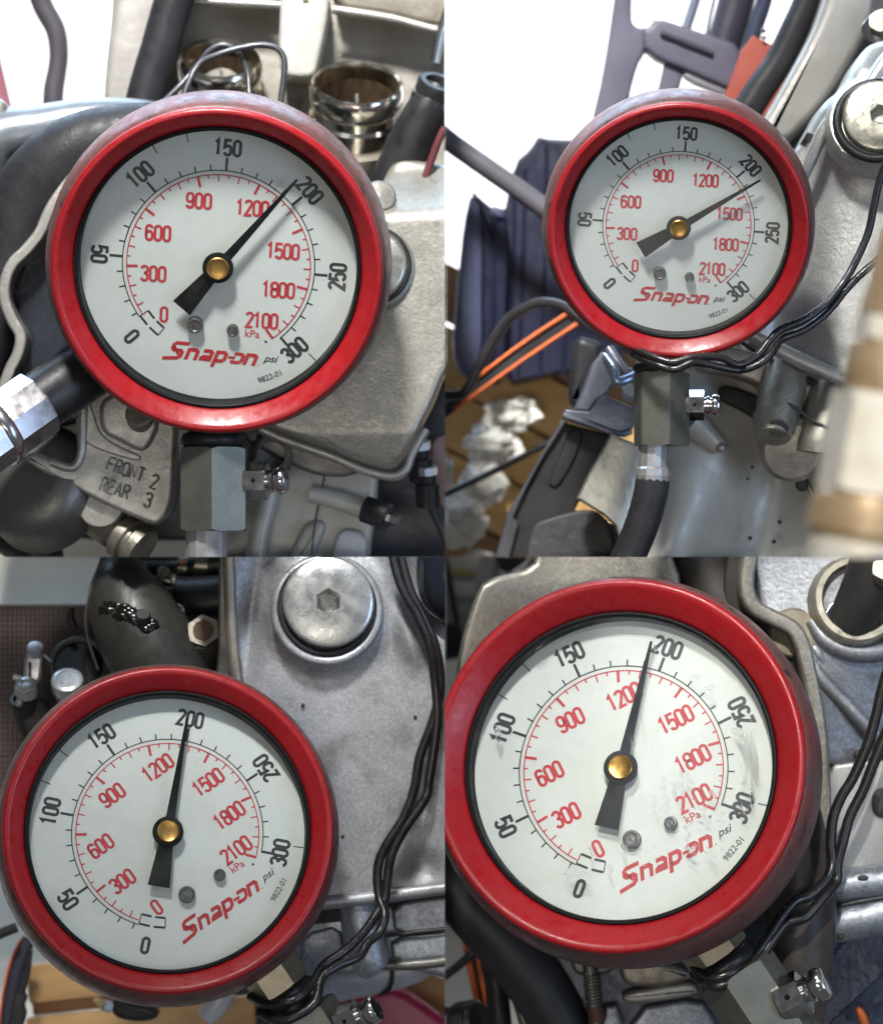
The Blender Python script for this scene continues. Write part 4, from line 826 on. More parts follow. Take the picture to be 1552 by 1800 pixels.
# bracket and guard
bk = Thing('cast_bracket', 'grey blue cast bracket left of the smallest hex fitting', 'bracket', Q, (1040, 700, 420))
BBL = mk('blue_grey_bracket_metal', (0.19, 0.205, 0.255), 0.36, 0.6, col2=(0.14, 0.15, 0.185), nscale=60, bump=10, bstr=0.2, grain=0.1)
bk.part('shelf', pillow([(992, 720), (1036, 724), (1050, 702), (1062, 697), (1112, 716), (1120, 700), (1124, 730), (1106, 762), (1084, 766), (1036, 750), (990, 735)], 404, 70, 4, it=0), BBL)
bk.part('shelf_lip', tube([(990, 731, 402), (1036, 746, 400), (1084, 763, 400), (1108, 758, 404)], 6, 12), BBL)
bk.part('arm', pillow([(1058, 616), (1074, 636), (1086, 664), (1070, 690), (1048, 704), (1036, 724), (1008, 720), (1022, 690), (1040, 640)], 432, 60, 6, it=0), BBL)
bk.part('highlight_rib', tube([(1062, 622, 424), (1078, 646, 414), (1084, 670, 410), (1104, 666, 414), (1118, 658, 420)], [5, 8, 9, 9, 8], 14), mk('blue_highlight_tint', (0.36, 0.46, 0.62), 0.25, 0.8))  # blue highlight on the silver piece put into the rib's colour
bk.part('upper_arm', tube([(1070, 612, 440), (1086, 636, 430), (1100, 652, 424), (1124, 656, 424)], [10, 9, 8, 8], 14), BBL)
bk.part('bolt', hexbody(Fr((1104, 694, 390), (0.1, 0.5, 0.8)), 12, -6, 12), mk('pale_zinc', (0.5, 0.52, 0.54), 0.35, 0.6), sharp=25)
bk.part('rubber_bush', pillow([(1014, 584), (1060, 596), (1058, 622), (1034, 680), (1016, 718), (1002, 700), (1006, 640)], 474, 60, 16, it=1), HOSE)
bp = Thing('guard_plate', 'black plastic guard slanting below the grey blue bracket', 'guard', Q, (980, 860, 440))
bp.part('panel', pillow([(986, 742), (1074, 764), (1064, 790), (1036, 850), (1010, 896), (1100, 930), (1100, 1060), (850, 1060), (872, 990), (894, 908), (930, 850)], 440, 60, 5, it=0), PLAST)
bp.part('side_face', pillow([(986, 738), (996, 742), (958, 800), (930, 850), (902, 910), (912, 920), (890, 1000), (870, 1060), (846, 1060), (868, 990), (890, 905)], 428, 30, 4, it=0), mk('lighter_black_plastic', (0.06, 0.06, 0.07), 0.42, col2=(0.04, 0.04, 0.045), nscale=50, bump=10, bstr=0.2))  # side face coloured lighter than the panel
bp.part('inner_fold', pillow([(1000, 752), (1028, 758), (1010, 810), (980, 860), (960, 850), (984, 800)], 434, 20, 5, it=1), PLAST)
bp.part('shade_patch', pillow([(930, 940), (940, 920), (960, 912), (1010, 898), (1046, 896), (1072, 920), (1080, 970), (1070, 1060), (910, 1060)], 426, 20, 6, it=1), GAP)  # raised black patch, shade of a hollow put into its colour
sg = Thing('heat_shield', 'scratched silver heat shield left of the black hose', 'heat shield', Q, (1080, 850, 330))
def hs(x, y): return -26*math.cos((x-1075+(y-850)*0.35)/70.0)
sg.part('shell', pillow([(1073, 763), (1100, 774), (1140, 790), (1170, 800), (1180, 1050), (1092, 1050), (1094, 970), (1082, 924), (1060, 904), (1014, 876), (1036, 830)], 340, 30, 4, it=0, dfun=hs, rings=24, step=6), mk('scratched_silver', (0.55, 0.54, 0.48), 0.34, 0.8, col2=(0.40, 0.39, 0.33), nscale=40, namt=0.8, spots=(0.12, 0.10, 0.08), sscale=20, sth=0.68, swid=0.06, rvar=0.1, bump=8, bstr=0.2, stretch=(1, 1, 0.5, 30)))
# ================================================================== lower left bay
Q = 'c'
# woven mat
mt = Thing('floor_mat', 'dark brown ribbed rubber mat on pale floor', 'mat', Q, (70, 1250, 700))
MATM = mk('brown_mat_rubber', (0.045, 0.030, 0.028), 0.6, col2=(0.040, 0.028, 0.027), nscale=50, bump=5, bstr=0.3)
mt.part('backing', box(Fr((20, 1290, 720)), 420, 454, 10, 0), MATM)
rb = []
for i in range(52): rb.append(box(Fr((-190+i*8, 1290, 712)), 4.4, 454, 8, 0))
for i in range(46): rb.append(box(Fr((20, 1066+i*10, 711)), 420, 3.4, 8, 0))
mt.part('ribs', join(*rb), mk('brown_mat_rib', (0.115, 0.080, 0.074), 0.5, col2=(0.085, 0.06, 0.055), nscale=60), kind='stuff')
# black elbow with oil
el = Thing('intake_elbow', 'big oily black plastic elbow above the dry gauge', 'elbow', Q, (240, 1090, 380))
el.part('body', tube([(208, 930, 420), (207, 985, 410), (214, 1030, 390), (230, 1070, 372), (254, 1116, 360), (284, 1170, 356), (320, 1240, 360)], [33, 35, 60, 74, 80, 84, 84], 48), PLASTO)
el.part('mouth_band', tube([(300, 1172, 330), (322, 1188, 330), (352, 1182, 336)], [34, 40, 30], 24), BLACK)
el.part('seam_ridge', tube([(186, 984, 380), (166, 1030, 360), (156, 1076, 340), (160, 1120, 330), (178, 1176, 330)], 2.4, 8), PLASTO)
EP = [(207, 985, 410, 35), (214, 1030, 390, 60), (230, 1070, 372, 74), (254, 1116, 360, 80), (284, 1170, 356, 84)]
def esurf(x, y):
    best = None
    for i in range(40):
        u = i/39*3.999; k = int(u); t = u-k; a, b = EP[k], EP[k+1]; c = [a[m]+(b[m]-a[m])*t for m in range(4)]
        dd = math.hypot(x-c[0], y-c[1])
        if best is None or dd < best[0]: best = (dd, c)
    dd, c = best; return c[2]-math.sqrt(max(1.0, c[3]**2-dd*dd))
el.part('nipple', lathe(Fr((259, 1088, esurf(259, 1088)), (0.12, 0.62, 0.78)), [(13, -16), (13, 15), (11, 18), (0, 18)], 32), PLAST)
ov = []; rnd = random.Random(4)
for i in range(90):
    t = rnd.random(); x = 198+78*t+rnd.uniform(-8, 8); y = 1062+36*t+rnd.uniform(-9, 9); r = rnd.uniform(2.5, 11)
    ov.append(ball((x, y, esurf(x, y)-(1.5 if t > 0.6 else 4.5)), r, 1.3, 0.5, 0.8, 2, 0.25, 0.2, i))
el.part('oil_puddle', join(*ov), OIL, kind='stuff')
rg = Thing('clutch_ring', 'oily dark round cover edge left of the black elbow', 'ring', Q, (128, 1160, 470))
rg.part('rim', torus(Fr((140, 1170, 470), (0.1, 0.3, 0.9)), 48, 6), ALUX)
rg.part('bowl', lathe(Fr((140, 1170, 470), (0.1, 0.3, 0.9)), [(47, -4), (40, -20), (0, -26)], 40), OIL)
tb('black_clip', 'small black clip left of the elbow over the brown mat', 'clip', Q, [(128, 1068, 430), (124, 1084, 430), (130, 1100, 430), (138, 1108, 430)], [5, 7, 7, 4], PLAST, n=12)
# hoses with clamps at the top
hz = Thing('clamped_hose', 'black hose with oily steel clamps at the top edge', 'hose', Q, (330, 1045, 520))
hz.part('lower_rubber', tube([(240, 1052, 540), (300, 1056, 520), (360, 1058, 510), (420, 1052, 505)], [44, 44, 46, 46], 32), BLACK)
hz.part('upper_rubber', tube([(230, 1000, 560), (300, 1002, 560), (360, 994, 556), (430, 986, 556)], [17, 18, 24, 26], 28), BLACK)
CL = mk('oily_clamp_steel', (0.42, 0.38, 0.30), 0.22, 0.95, col2=(0.20, 0.17, 0.12), nscale=20, namt=0.8, rvar=0.1)
for x, w_, r_, y, d_ in ((296, 30, 46, 1056, 521), (356, 22, 26, 994, 556), (322, 16, 22, 998, 558)):
    hz.part('clamp', ringlathe(Fr((x, y, d_), (1, -0.06, 0.1)), [(r_-3, -w_/2), (r_+2.5, -w_/2), (r_+2.5, w_/2), (r_-3, w_/2)], 48), CL)
hz.part('clamp_screw', lathe(Fr((292, 1006, 486), (0.1, 0.3, 1)), [(12, -30), (12, 0), (9, 3), (0, 3)], 20), CL)
hz.part('clamp_tongue', box(Fr((290, 1020, 478), rot=6), 34, 9, 7, 0.2), CL)
hz.part('black_cap', lathe(Fr((250, 1002, 500), (0.1, 0.7, 0.7)), [(13, -24), (13, 6), (10, 9), (0, 9)], 28), BLACK)
hz.part('orange_dot', ball((322, 988, 500), 4), ORANGE)
solo('blue_tarp', 'small patch of bright blue sheeting behind the upper black hose', 'sheet', Q, (270, 985, 720), pillow([(236, 960), (320, 960), (318, 996), (240, 996)], 720, 10, 2, it=0), mk('bright_blue_sheet', (0.22, 0.32, 0.62), 0.5))
# nut and cap
bn = Thing('banjo_nut', 'dull hex nut with rusty threaded centre beside the oily elbow', 'nut', Q, (362, 1112, 330))
bn.part('hex', hexbody(Fr((360, 1110, 320), (-0.12, 0.30, 0.95)), 26, -14, 8, 0.06, turn=R(8)), ALUT, sharp=25)
bn.part('rusty_thread', lathe(Fr((360, 1110, 320), (-0.12, 0.30, 0.95)), [(19, 6), (18.5, 9.5), (0, 9.0)], 32), mk('rusty_thread_end', (0.075, 0.045, 0.03), 0.7, col2=(0.13, 0.07, 0.04), nscale=8, namt=0.9, bump=5, bstr=0.6))
bn.part('collar', tube([(362, 1122, 330), (366, 1150, 350), (370, 1190, 380)], [30, 31, 31], 28), ALUD)
bn.part('thread', tube([(376, 1160, 356), (384, 1185, 370), (390, 1220, 390)], 14, 18), ALUX)
cp = Thing('oil_filler', 'round pale screw cap between elbow and hex nut', 'cap', Q, (306, 1078, 430))
cp.part('top', lathe(Fr((306, 1075, 425), (0.0, 0.62, 0.78)), [(21, -12), (21, -2), (19, 1), (15, 1.5), (14, 0), (0, 0)], 36), ALUL)
cp.part('neck', lathe(Fr((306, 1075, 425), (0.0, 0.62, 0.78)), [(17, -44), (17, -12), (0, -12)], 30), ALUL)
for i in range(3): cp.part('pin_hole', ball((300+i*6, 1074+(i % 2)*4, 424), 1.6), GAP)
# lever clamp, knob at left
ZN = mk('white_zinc', (0.58, 0.58, 0.58), 0.34, 0.6, col2=(0.42, 0.42, 0.43), nscale=24, bump=8, bstr=0.2, rvar=0.1)
lv = Thing('lever_clamp', 'white zinc lever with ball joint on the mat edge, left of the elbow', 'lever', Q, (58, 1175, 480))
lv.part('arm', pillow([(50, 1142), (66, 1134), (80, 1144), (78, 1164), (76, 1192), (66, 1204), (44, 1200), (44, 1176)], 460, 24, 7), ZN)
lv.part('head', lathe(Fr((66, 1138, 452), (0.1, 0.7, 0.7)), [(14, -14), (15, -2), (13, 3), (8, 4), (0, 4)], 28), ZN)
lv.part('slot', box(Fr((56, 1176, 458)), 5, 26, 4, 0.3), BLACK)
lv.part('ball_joint', lathe(Fr((50, 1202, 448), (0.0, 0.72, 0.7)), [(20, -22), (22, -8), (19, 0), (15, 1), (14, 4), (9, 5), (8, 2), (0, 2)], 32), ZN)
lv.part('side_pin', tube([(28, 1188, 452), (40, 1192, 452)], 5.5, 14), ZN); lv.part('side_pin', tube([(80, 1150, 460), (92, 1162, 464)], 3, 10), ZN)
kn = Thing('adjuster', 'round white zinc knob with five dimples touching the red rim', 'knob', Q, (118, 1196, 430))
kf = Fr((119, 1194, 425), (0.0, 0.70, 0.70))
kn.part('top', lathe(kf, [(29, -22), (29, -6), (28, -1), (25, 1), (21, 1.5), (20, 0), (0, 0)], 40), ZN)
kn.part('neck', lathe(kf, [(22, -70), (24, -24), (0, -24)], 28), ZN)
for i in range(5): kn.part('dimple', lathe(Fr(tuple(((kf(11*math.cos(i*1.257), 11*math.sin(i*1.257), 0)).x, -(kf(11*math.cos(i*1.257), 11*math.sin(i*1.257), 0)).z, (kf(11*math.cos(i*1.257), 11*math.sin(i*1.257), 0)).y)), (0, 0.7, 0.7)), [(3.2, 0), (2.6, 0.8), (0, 0.9)], 14), ALUL)
bk2 = Thing('black_socket', 'black tubular socket below the ball joint', 'socket', Q, (50, 1250, 480))
bk2.part('tube', ringlathe(Fr((42, 1228, 470), (-0.15, 0.75, 0.62)), [(22, -90), (24, 0), (22, 3), (17, 3), (15, 0), (15, -90)], 36), PLASTO)
bk2.part('body', pillow([(30, 1226), (86, 1226), (92, 1300), (60, 1330), (38, 1290)], 470, 40, 10), PLASTO)
bk2.part('screw', ball((38, 1234, 452), 7, 1, 1, 1, 3), ZN)
# big bluish cover
VC3 = cast('mottled_blue_grey_cover', (0.38, 0.395, 0.42), rough=0.42, metal=0.5, stain=(0.085, 0.07, 0.05), sth=0.52, grain=0.24, gs=5, ns=60, ss=150)
def vc3(x, y):
    r = math.hypot(x-577, y-1068); a = -22*math.exp(-(r/108)**6)
    dx = x-790; dy = y-1000; b = 60*math.exp(-((dx*dx+dy*dy)/ (92*92))**2)
    c = -16*math.exp(-((x-690-(y-1000)*0.25)/22)**2)*(1 if y < 1120 else math.exp(-((y-1120)/50)**2))
    l = 26*math.exp(-((x-452-(1000-y)*0.14)/26)**2)*math.exp(-((y-1100)/120)**2)
    d = 14*math.exp(-((x-745)**2/ 900+(y-1525)**2/700))
    return a+b+c+l+d+6*math.sin(x/90+y/130)
cv = Thing('valve_cover', 'mottled bluish cast valve cover with wide hex socket plug, behind the dry gauge', 'engine cover', Q, (600, 1300, 260))
cv.part('cover_body', pillow([(400, 880), (402, 1100), (412, 1190), (430, 1300), (440, 1500), (480, 1592), (568, 1595), (660, 1587), (782, 1573), (900, 1556), (960, 1200), (900, 880)], 250, 150, 12, it=1, dfun=vc3, rings=44, step=6), VC3)
cv.part('side_rail', tube([(400, 900, 252), (404, 1000, 250), (408, 1100, 250), (418, 1200, 250), (432, 1290, 252)], [11, 11, 11, 11, 11], 18), ALUT)
cv.part('bottom_lip', tube([(500, 1592, 252), (568, 1586, 246), (660, 1576, 246), (782, 1560, 246), (900, 1546, 246)], [10, 12, 12, 12, 12], 18), VC3)
cv.part('boss_ring', torus(Fr((576, 1072, 228), (0.05, 0.12, 1)), 90, 9), VC3)
ZP = mk('mottled_zinc_plug', (0.52, 0.52, 0.48), 0.30, 0.75, col2=(0.38, 0.39, 0.40), nscale=34, namt=0.9, spots=(0.24, 0.20, 0.13), sscale=26, sth=0.66, swid=0.15, rvar=0.12, bump=6, bstr=0.2)
p = cv.part('plug', plughex(Fr((579, 1058, 214), (0.03, 0.10, 1)), [(80, -26), (80, 4), (77, 10), (72, 12.5), (36, 14)], 18.5, 26, R(0)), ZP, sharp=30)
cv.part('plug_seal', torus(Fr((576, 1067, 222), (0.03, 0.10, 1)), 81, 6.5), BLACK, p)
for x, y, r in ((533, 1239, 3.2), (730, 1260, 4), (624, 1297, 2), (603, 1469, 3.6), (590, 1336, 2.4), (660, 1350, 2.2)): cv.part('pit', ball((x, y, 249), r, 1.1, 2.0, 1.2, 2), GAP)
tb('round_black_part', 'glossy black rounded part in the upper right corner of the bluish cover', 'cover', Q, [(800, 940, 240), (792, 990, 236), (796, 1040, 240), (820, 1080, 250)], [56, 60, 58, 40], mk('gloss_navy_black', (0.012, 0.014, 0.022), 0.16), n=36)
solo('left_casting', 'dark stained engine side left of the bluish cover seam', 'casting', Q, (390, 1180, 330), pillow([(388, 900), (402, 900), (403, 1100), (415, 1240), (440, 1320), (370, 1320), (384, 1200)], 300, 60, 5, it=1), ALUD)
solo('shade_backing', 'dark backing painted as engine shade behind the oily elbow', 'engine block', Q, (330, 1150, 640), pillow([(190, 940), (420, 940), (440, 1300), (200, 1300), (96, 1230), (150, 1160)], 640, 60, 10, it=1), GAP)  # dark slab filling in for shade behind the elbow
# lower castings right
lw = Thing('cylinder_head', 'stepped blue grey castings below the bluish cover', 'engine', Q, (680, 1650, 330))
lw.part('head_face', pillow([(470, 1580), (600, 1600), (800, 1574), (900, 1560), (900, 1760), (780, 1716), (690, 1700), (560, 1720), (480, 1700)], 320, 90, 10, it=1), ALUB)
lw.part('dark_slot', box(Fr((574, 1608, 310), rot=-5), 90, 24, 8), GAP)
lw.part('boss', tube([(634, 1586, 290), (640, 1630, 284), (650, 1676, 284), (658, 1690, 290)], [38, 37, 35, 33], 32), ALUB)
lw.part('block_step', pillow([(688, 1584), (780, 1570), (900, 1560), (900, 1618), (780, 1632), (694, 1640)], 284, 50, 8, it=1), ALUB)
lw.part('joint_line', tube([(640, 1646, 296), (692, 1638, 282), (780, 1628, 280), (880, 1616, 280)], 3.4, 10), BLACK)
lw.part('block_step', pillow([(686, 1644), (780, 1634), (900, 1620), (900, 1668), (780, 1682), (690, 1690)], 288, 50, 10, it=1), ALUB)
lw.part('curved_skirt', tube([(630, 1690, 292), (690, 1692, 288), (760, 1688, 288), (860, 1672, 290)], [7, 9, 9, 9], 14), ALUD)
lw.part('side_step', pillow([(530, 1640), (600, 1622), (612, 1690), (560, 1704), (524, 1700)], 316, 40, 8, it=1), ALUB)
pp = Thing('exhaust_pipe', 'pale slanting pipe with thin black band below the blue grey castings', 'pipe', Q, (650, 1725, 400))
pp.part('tube', tube([(470, 1745, 400), (560, 1732, 400), (650, 1716, 400), (720, 1702, 400), (760, 1688, 404)], [44, 36, 34, 30, 20], 36), mk('pale_blotchy_pipe', (0.50, 0.50, 0.52), 0.45, 0.3, col2=(0.38, 0.385, 0.40), nscale=40, grain=0.15))
pp.part('black_band', tube([(680, 1676, 382), (690, 1706, 364), (684, 1736, 372), (668, 1746, 392)], 4, 12), BLACK)
solo('red_fairing', 'raspberry red rounded panel along the bottom edge', 'panel', Q, (680, 1775, 520), pillow([(560, 1768), (580, 1752), (650, 1742), (700, 1734), (780, 1790), (840, 1840), (820, 1900), (540, 1900)], 510, 60, 14, it=1), mk('raspberry_plastic', (0.36, 0.02, 0.07), 0.34, col2=(0.30, 0.016, 0.055), nscale=90))
# bottom boards
pal = Thing('wooden_pallet', 'worn wooden boards under the dry gauge, bottom left', 'pallet', Q, (190, 1745, 690))
pal.part('board', box(Fr((180, 1716, 690), rot=-6), 260, 66, 26, 0.1), WOODS[2]); pal.part('board', box(Fr((250, 1798, 690), rot=-6), 400, 58, 26, 0.1), WOODS[2])
pal.part('board', box(Fr((770, 1756, 690), rot=30), 150, 70, 26, 0.1), WOODS[2])
pal.part('bearer', box(Fr((150, 1757, 716), rot=-6), 190, 40, 26, 0.1), WOODS[1])
gd = Thing('black_grip', 'black moulded grip with tan screw, on the boards at bottom edge', 'grip', Q, (232, 1772, 600))
gd.part('moulding', pillow([(196, 1752), (240, 1760), (276, 1766), (280, 1790), (240, 1796), (200, 1786)], 580, 50, 10), PLAST)
gd.part('screw', hexbody(Fr((190, 1766, 580), (-0.8, 0.3, 0.5)), 9, -8, 8), mk('pale_zinc', (0.5, 0.52, 0.54), 0.35, 0.6), sharp=25)
gd.part('tan_tip', tube([(168, 1752, 580), (184, 1764, 580)], [5, 9], 14), mk('tan_plastic', (0.55, 0.40, 0.16), 0.5))
tb('alloy_pipe', 'pale upright pipe with black ring at bottom edge right of the black grip', 'pipe', Q, [(304, 1740, 700), (306, 1780, 700), (310, 1860, 700)], 20, ALUL, n=24)
tb('alloy_pipe', 'blue white bent pipe at bottom edge under the red rim', 'pipe', Q, [(360, 1790, 640), (378, 1770, 640), (394, 1740, 640), (396, 1700, 640)], [16, 20, 20, 20], mk('blue_white_paint', (0.5, 0.52, 0.56), 0.36), n=24)
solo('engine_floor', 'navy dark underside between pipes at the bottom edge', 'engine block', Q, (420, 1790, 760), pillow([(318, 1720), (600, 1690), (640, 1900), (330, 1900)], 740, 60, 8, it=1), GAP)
stp = Thing('edged_strap', 'black strap with thin orange edge at the lower left corner', 'strap', Q, (24, 1740, 600))
stp.part('webbing', tube([(52, 1650, 600), (34, 1690, 600), (22, 1740, 600), (14, 1800, 600), (12, 1860, 600)], [12, 13, 13, 14, 14], 16, flat=0.35), mk('navy_webbing', (0.02, 0.024, 0.045), 0.5))
stp.part('orange_edge', tube([(38, 1650, 596), (20, 1690, 596), (8, 1740, 596), (0, 1800, 596), (-2, 1860, 596)], 2.2, 10), ORANGE)
stp.part('ratchet', pillow([(28, 1740), (40, 1736), (52, 1752), (44, 1766), (50, 1780), (40, 1810), (14, 1810), (22, 1780)], 580, 20, 4), PLAST)
stp.part('ratchet_bar', tube([(56, 1668, 580), (50, 1710, 580), (40, 1742, 580)], [5, 6, 7], 12), PLAST)
tb('steel_rod', 'black and silver rod poking in from the left edge above the strap', 'rod', Q, [(-30, 1655, 560), (0, 1642, 560), (30, 1630, 560)], 9, BLACK, n=14)
# twisted wires
WA = [(686, 930, 180), (691, 980, 186), (707, 1034, 190), (733, 1081, 196), (755, 1137, 206), (765, 1202, 220), (768, 1270, 222), (754, 1372, 222), (747, 1406, 216), (712, 1457, 204), (689, 1501, 196), (681, 1545, 186), (676, 1581, 176), (660, 1607, 160), (640, 1634, 140), (609, 1662, 116), (572, 1686, 96), (555, 1712, 70), (534, 1732, 46), (510, 1742, 40), (478, 1748, 60), (446, 1740, 100)]
WB = [(700, 930, 190), (706, 985, 196), (722, 1040, 200), (746, 1090, 206), (766, 1140, 214), (774, 1204, 228), (762, 1264, 226), (738, 1331, 222), (728, 1387, 216), (710, 1437, 206), (676, 1491, 196), (664, 1529, 190), (667, 1576, 176), (677, 1604, 158), (668, 1633, 146), (648, 1650, 130), (632, 1672, 112), (596, 1686, 92), (570, 1704, 76), (560, 1741, 50), (534, 1762, 40), (500, 1774, 44), (462, 1764, 80)]
tb('twisted_wire', 'black wire lying over the bluish cover, upper strand where they part', 'wire', Q, WA, 8.4, WIRE, n=16, group='twisted wires over the bluish cover', at=(680, 1500, 196))
tb('twisted_wire', 'black wire over the bluish cover, strand that bows to the left', 'wire', Q, WB, 8.4, WIRE, n=16, group='twisted wires over the bluish cover', at=(680, 1520, 196))
# ================================================================== lower right bay
Q = 'd'
sh_ = Thing('storage_shelf', 'blurred pale shelf with yellow strip and dark posts at far left', 'shelf', Q, (820, 1050, 1300))
sh_.part('back_panel', pillow([(760, 940), (880, 940), (880, 1160), (760, 1160)], 1320, 20, 2, it=0), mk('grey_green_back', (0.24, 0.24, 0.21), 0.7, col2=(0.32, 0.32, 0.29), nscale=40, namt=0.8))
sh_.part('carton', box(Fr((812, 990, 1290)), 60, 26, 30), mk('cream_carton', (0.62, 0.62, 0.55), 0.6)); sh_.part('yellow_strip', box(Fr((810, 1007, 1285)), 64, 9, 20), mk('mustard_strip', (0.50, 0.34, 0.08), 0.5))
sh_.part('carton', box(Fr((815, 1034, 1290)), 46, 26, 30), mk('cream_carton', (0.6, 0.6, 0.55), 0.6)); sh_.part('carton', box(Fr((814, 1070, 1290)), 40, 22, 30), mk('grey_carton', (0.36, 0.36, 0.34), 0.6))
sh_.part('post', tube([(782, 980, 1260), (800, 1080, 1260), (812, 1160, 1260)], 6, 12), PLAST); sh_.part('carton', box(Fr((852, 1000, 1270), rot=12), 26, 50, 30), mk('grey_white_carton', (0.5, 0.5, 0.52), 0.6))
sh_.part('dark_bin', pillow([(866, 960), (920, 960), (926, 998), (880, 1012)], 1262, 20, 3), mk('navy_bin', (0.03, 0.035, 0.06), 0.5))
sh_.part('tyre', lathe(Fr((786, 1125, 1240), (0.4, 0, 1)), [(30, -10), (34, 0), (30, 10), (0, 12)], 32), BLACK)
BEI = cast('beige_stained_casting', (0.33, 0.31, 0.265), stain=(0.19, 0.16, 0.11), sth=0.58, grain=0.26, gs=7)
bc = Thing('clutch_cover', 'stained beige casting peeking over the splashed gauge top left', 'casting', Q, (980, 1050, 320))
def bcf(x, y): return 22*math.sin(x/70.0)+max(0, 1030-y)*0.12
bc.part('cover_body', pillow([(796, 1240), (808, 1140), (834, 1056), (852, 1020), (940, 998), (944, 960), (1060, 930), (1192, 930), (1200, 1300), (900, 1400)], 320, 120, 10, it=1, dfun=bcf, rings=20, step=8), BEI)
bc.part('rib', tube([(1146, 960, 318), (1158, 1000, 314), (1168, 1040, 314)], [5, 5, 5], 12), BEI); bc.part('rib', tube([(1178, 940, 316), (1172, 1000, 312), (1170, 1040, 314)], [6, 7, 7], 12), BEI)
solo('black_duct', 'dark brown black duct between beige casting and wavy flange', 'duct', Q, (1245, 1040, 360), tube([(1230, 900, 380), (1240, 1000, 370), (1280, 1080, 360), (1340, 1140, 356), (1400, 1240, 356)], [52, 54, 56, 54, 40], 36), mk('brown_black_rubber', (0.032, 0.027, 0.023), 0.5, col2=(0.05, 0.043, 0.036), nscale=60, bump=8, bstr=0.25))
fl = Thing('cover_flange', 'wavy beige machined flange curving down right of the splashed gauge', 'flange', Q, (1400, 1150, 240))
fl.part('edge', band([(1328, 920), (1318, 980), (1312, 1010), (1314, 1044), (1327, 1068), (1358, 1086), (1392, 1104), (1408, 1130), (1417, 1163), (1430, 1228), (1440, 1292), (1446, 1382), (1446, 1460), (1440, 1545)], 29, 236, 80, 9), BEI)
fl.part('inner_face', pillow([(1330, 940), (1318, 1044), (1400, 1108), (1424, 1200), (1440, 1320), (1444, 1500), (1400, 1520), (1380, 1300), (1330, 1160), (1270, 1050), (1290, 940)], 300, 40, 5), mk('olive_black_face', (0.05, 0.05, 0.04), 0.4, 0.3, col2=(0.03, 0.03, 0.026), nscale=50))
cs = Thing('engine_case', 'blue grey engine case with open round port and diagonal rib', 'engine', Q, (1460, 1200, 320))
CSM = cast('slate_blue_casting', (0.285, 0.30, 0.33), stain=(0.12, 0.10, 0.075), sth=0.60, grain=0.26, gs=7)
def csf(x, y): return 20*math.sin((x+y)/110.0)
cs.part('case_body', pillow([(1320, 920), (1700, 920), (1700, 1330), (1520, 1336), (1462, 1346), (1430, 1340), (1410, 1180), (1330, 1090)], 310, 120, 10, it=1, dfun=csf, rings=20, step=8), CSM)
pf = Fr((1500, 1052, 268), (0.04, 0.20, 0.97))
cs.part('port_rim', ringlathe(pf, [(60, -70), (60, 0), (63, 4), (73, 4), (78, 0), (80, -14), (86, -60), (60, -70)], 64), mk('machined_rim', (0.48, 0.45, 0.38), 0.32, 0.75, col2=(0.34, 0.31, 0.25), nscale=30, rvar=0.1))
cs.part('port_bore', lathe(pf, [(60.5, -2), (60, -110), (0, -110)], 56, caps=False), mk('dark_blue_bore', (0.045, 0.055, 0.085), 0.3, 0.6))
cs.part('port_glint', tube([(1446, 1082, 290), (1460, 1062, 296), (1484, 1050, 300), (1520, 1046, 300)], 4, 10), mk('blue_glint_steel', (0.35, 0.48, 0.66), 0.2, 0.9))  # light blue arc of reflection built as a coloured tube
cs.part('disc_cover', lathe(Fr((1392, 1112, 296), (0, 0.1, 1)), [(44, -30), (44, 0), (40, 4), (0, 5)], 48), mk('brassy_disc', (0.36, 0.32, 0.22), 0.4, 0.6, col2=(0.20, 0.18, 0.14), nscale=40))
cs.part('diagonal_rib', tube([(1420, 1150, 300), (1440, 1190, 298), (1480, 1232, 298), (1530, 1284, 298), (1600, 1350, 302)], [10, 14, 14, 14, 14], 20), CSM)
cs.part('edge_rib', tube([(1424, 1134, 300), (1436, 1150, 298), (1446, 1172, 300)], [9, 11, 8], 16), CSM)
cs.part('port_skirt', tube([(1424, 1090, 300), (1450, 1126, 290), (1500, 1146, 286), (1560, 1140, 290), (1610, 1120, 300)], [14, 17, 18, 18, 14], 20), CSM)
cs.part('oil_hole', ball((1508, 1326, 300), 10, 1.2, 1, 1, 2), GAP)
lp = Thing('black_pipe', 'matt black pipe standing in the open round port', 'pipe', Q, (1510, 1050, 230))
lp.part('tube', tube([(1560, 900, 200), (1546, 960, 215), (1530, 1020, 235), (1508, 1080, 270), (1498, 1110, 300)], [50, 49, 47, 44, 42], 36), mk('matt_black_pipe', (0.018, 0.018, 0.018), 0.55, col2=(0.03, 0.03, 0.028), nscale=40))
lp.part('union_nut', hexbody(Fr((1548, 1002, 168), (-0.2, 0.5, 0.8)), 22, -20, 8), mk('tarnished_union', (0.30, 0.28, 0.25), 0.4, 0.6), sharp=25)
ls = Thing('lower_case', 'pale lower crankcase ledges at the right edge beyond the wires', 'engine', Q, (1500, 1480, 330))
ls.part('upper_face', pillow([(1448, 1346), (1520, 1336), (1700, 1326), (1700, 1520), (1552, 1528), (1470, 1534), (1440, 1480)], 320, 60, 8, it=1), mk('pale_ledge_casting', (0.40, 0.40, 0.39), 0.45, 0.4, col2=(0.33, 0.33, 0.32), nscale=60, grain=0.12, bump=8, bstr=0.2))
ls.part('dark_port', ball((1548, 1410, 316), 24, 0.8, 0.4, 1.1), GAP)
ls.part('round_bar', tube([(1440, 1560, 320), (1500, 1552, 312), (1600, 1540, 312)], [28, 30, 30], 28), ALUB)
